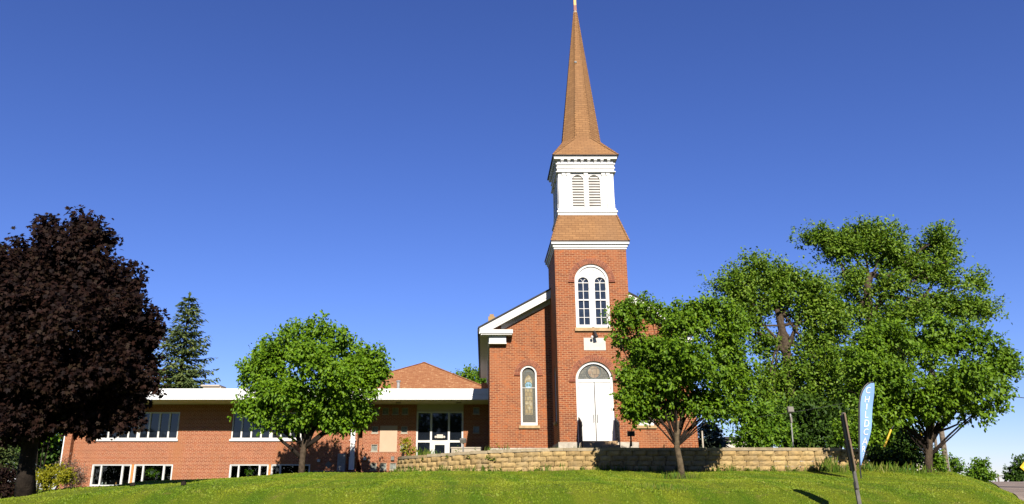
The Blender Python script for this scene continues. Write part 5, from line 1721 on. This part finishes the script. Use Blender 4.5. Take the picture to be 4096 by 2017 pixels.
scatter('lawn_grass', M['blade'], None, pos, ax, nr, hh, (T_BLADE[0] * np.array([4.2, 1, 1]), T_BLADE[1]))
tag(bpy.data.objects['lawn_grass'], 'short mown yellow green grass of the sloping lawn', 'grass', None, 'stuff')
# taller unmown grass along the wall foot, round trunks and on the terrace edge
P, H = [], []
def tuft(cx, cy, n, sp, h0, h1, zf=gz):
    for _ in range(n):
        xx, yy = cx + rnd.gauss(0, sp), cy + rnd.gauss(0, sp)
        P.append((xx, yy, zf(xx, yy) - 0.02))
        H.append(rnd.uniform(h0, h1))
for _ in range(190):
    s = rnd.random() * STOT
    p, t, nn = wall_at(s)
    q = p - nn * rnd.uniform(0.06, 0.28)
    tuft(q.x, q.y, rnd.randint(4, 12), 0.05, 0.06, rnd.choice((0.14, 0.18, 0.22, 0.34)))
for (px, py, Y, n, sp, h0, h1) in ((2088, 1180, 23.8, 90, 0.16, 0.2, 0.6), (2110, 1185, 23.4, 60, 0.2, 0.15, 0.4), (2230, 1185, 23.4, 120, 0.5, 0.12, 0.42), (2290, 1190, 22.9, 90, 0.45, 0.1, 0.32), (2340, 1196, 22.6, 60, 0.25, 0.06, 0.24),
                                   (2180, 1180, 23.8, 60, 0.35, 0.12, 0.32), (1692, 1206, 21.3, 80, 0.17, 0.08, 0.30), (1740, 1206, 21.5, 50, 0.14, 0.08, 0.26), (1715, 1210, 21.1, 40, 0.1, 0.05, 0.16), (1680, 1245, 16.0, 130, 0.3, 0.05, 0.18), (1640, 1240, 16.6, 90, 0.3, 0.05, 0.16),
                                   (756, 1203, 31.7, 60, 0.3, 0.1, 0.3), (1008, 1195, 27.2, 70, 0.2, 0.12, 0.34), (690, 1203, 31, 40, 0.5, 0.06, 0.2), (1180, 1190, 25.0, 60, 0.35, 0.1, 0.3)):
    q = a2(px, py, Y)
    tuft(q.x, Y, n, sp, h0, h1)
P2 = len(P)
tz = lambda xx, yy: terrace_z(xx, yy)
for _ in range(120):
    s = rnd.random() * STOT
    p, t, nn = wall_at(s)
    q = p + nn * rnd.uniform(0.3, 0.6)
    tuft(q.x, q.y, rnd.randint(1, 6), 0.05, 0.03, rnd.choice((0.08, 0.10, 0.14, 0.26)), tz)
for (px, Y, n, sp, h0, h1) in ((1070, 26.9, 60, 0.14, 0.15, 0.5), (1085, 26.7, 30, 0.1, 0.1, 0.4), (1230, 25.3, 22, 0.05, 0.1, 0.32), (1275, 25.2, 12, 0.06, 0.1, 0.38), (1390, 26.5, 60, 0.3, 0.05, 0.2), (1530, 25.5, 30, 0.3, 0.05, 0.2), (2170, 24.9, 25, 0.3, 0.05, 0.3), (2040, 25, 8, 0.1, 0.2, 0.45)):
    q = a2(px, 1125, Y)
    tuft(q.x, Y, n, sp, h0, h1, tz)
P, H = np.array(P), np.array(H) * 0.85
n = len(P)
ax = np.stack([rng.normal(0.05, .22, n), rng.normal(0, .22, n), np.ones(n)], 1)
nr = unit(np.stack([rng.normal(0, .8, n), -np.ones(n), rng.normal(0.2, .3, n)], 1))
scatter('tall_grass', M['blade_tall'], None, P, ax, nr, H, (T_BLADE[0] * np.array([0.42, 1, 1.6]), T_BLADE[1]))
tag(bpy.data.objects['tall_grass'], 'uncut grass tufts along the stone wall and round the tree trunks', 'grass', None, 'stuff')
# leafy weeds growing at the wall
WP_, WA, WN, WS_ = [], [], [], []
def weed(cx, cy, cz, h, nl_, ls):
    for i in range(nl_):
        f = (i + 1) / nl_
        a = i * 2.4 + rnd.random()
        WP_.append((cx + rnd.gauss(0, .015), cy + rnd.gauss(0, .015), cz + h * f * rnd.uniform(0.75, 1)))
        WA.append((math.cos(a), math.sin(a) - 0.2, 0.25))
        WN.append((rnd.gauss(0, .2), -0.4, 1))
        WS_.append(ls * rnd.uniform(0.7, 1.2) * (1.2 - 0.5 * f))
for zx, zy, hpx in ((1545, 760, 190), (1600, 750, 90), (1960, 745, 110), (2490, 720, 200), (2395, 720, 50), (1480, 755, 60), (1060, 790, 90), (2300, 725, 60)):
    q = at(1560 + zx / 5.768, 1680 + zy / 5.768, 26.2)
    h = hpx / 5.768 * mpp(26.2) / 1.59
    z0 = min(q.z, terrace_z(q.x, 26.2)) - 0.03
    weed(q.x, 26.2, z0, h + (q.z - z0), max(6, int(h / 0.03)), 0.11)
for _ in range(46):
    s = rnd.random() * STOT
    p, t, nn = wall_at(s)
    q = p - nn * rnd.uniform(0.06, 0.14)
    weed(q.x, q.y, gz(q.x, q.y), rnd.uniform(0.06, 0.22), rnd.randint(7, 15), 0.09)
for zx, zy in ((2300, 910), (2400, 925), (1310, 850), (1800, 860), (700, 890), (2250, 880)):
    q = at(1560 + zx / 5.768, 1680 + zy / 5.768, 24.9)
    y_ = float(np.interp(q.x, WXY[::1, 0][np.argsort(WXY[:, 0])], WXY[:, 1][np.argsort(WXY[:, 0])])) - 0.10
    weed(q.x, y_, q.z - 0.04, 0.12, 8, 0.08)
n = len(WP_)
scatter('wall_weeds', M['leaf_green'], None, np.array(WP_), np.array(WA), unit(np.array(WN)), np.array(WS_), T_LEAF)
tag(bpy.data.objects['wall_weeds'], 'leafy weeds sprouting on and below the stone wall', 'weeds', None, 'stuff')
# dry clods on the lawn
for lab, px, py, Y in (('small dark clod of earth on the lawn below the left lower windows', 460, 1236, 16.8), ('brown leaf clump on the left of the lawn in the maple shade', 333, 1226, 17.8)):
    q = a2(px, py, Y)
    mb = MB()
    vs, fs = [], []
    mb.lathe((q.x, Y, gz(q.x, Y) - 0.01), [(0.05, 0), (0.07, 0.03), (0.05, 0.07), (0.015, 0.09)], 9)
    mb.v = [(a + rnd.gauss(0, .008), b + rnd.gauss(0, .008), c + rnd.gauss(0, .008)) for a, b, c in mb.v]
    tag(mb.build('earth_clod', M['bark_dark']), lab, 'clod')

# ------------------------------------------------------------------ wood across the street, behind the camera: seen only in the window glass
bl = []
for i in range(30):
    xx = -85 + 5.5 * i + rnd.uniform(-2, 2)
    top = 7.0 if xx < -24 else 12.5
    r_ = top * rnd.uniform(0.50, 0.60)
    bl.append((np.array((xx, -30 + rnd.uniform(-3, 3), top - r_ - 0.6)), np.array((4.6, 3.2, r_))))
wood = crown('far_wood', M['leaf_dark'], None, bl, 7000, 9, 1.1, 0.66, T_LEAF, shell=0.3, gap=-2.5, gs=1.0, spread=0.3)
tag(wood, 'belt of dark trees across the street mirrored in the windows', 'wood', None, 'stuff')
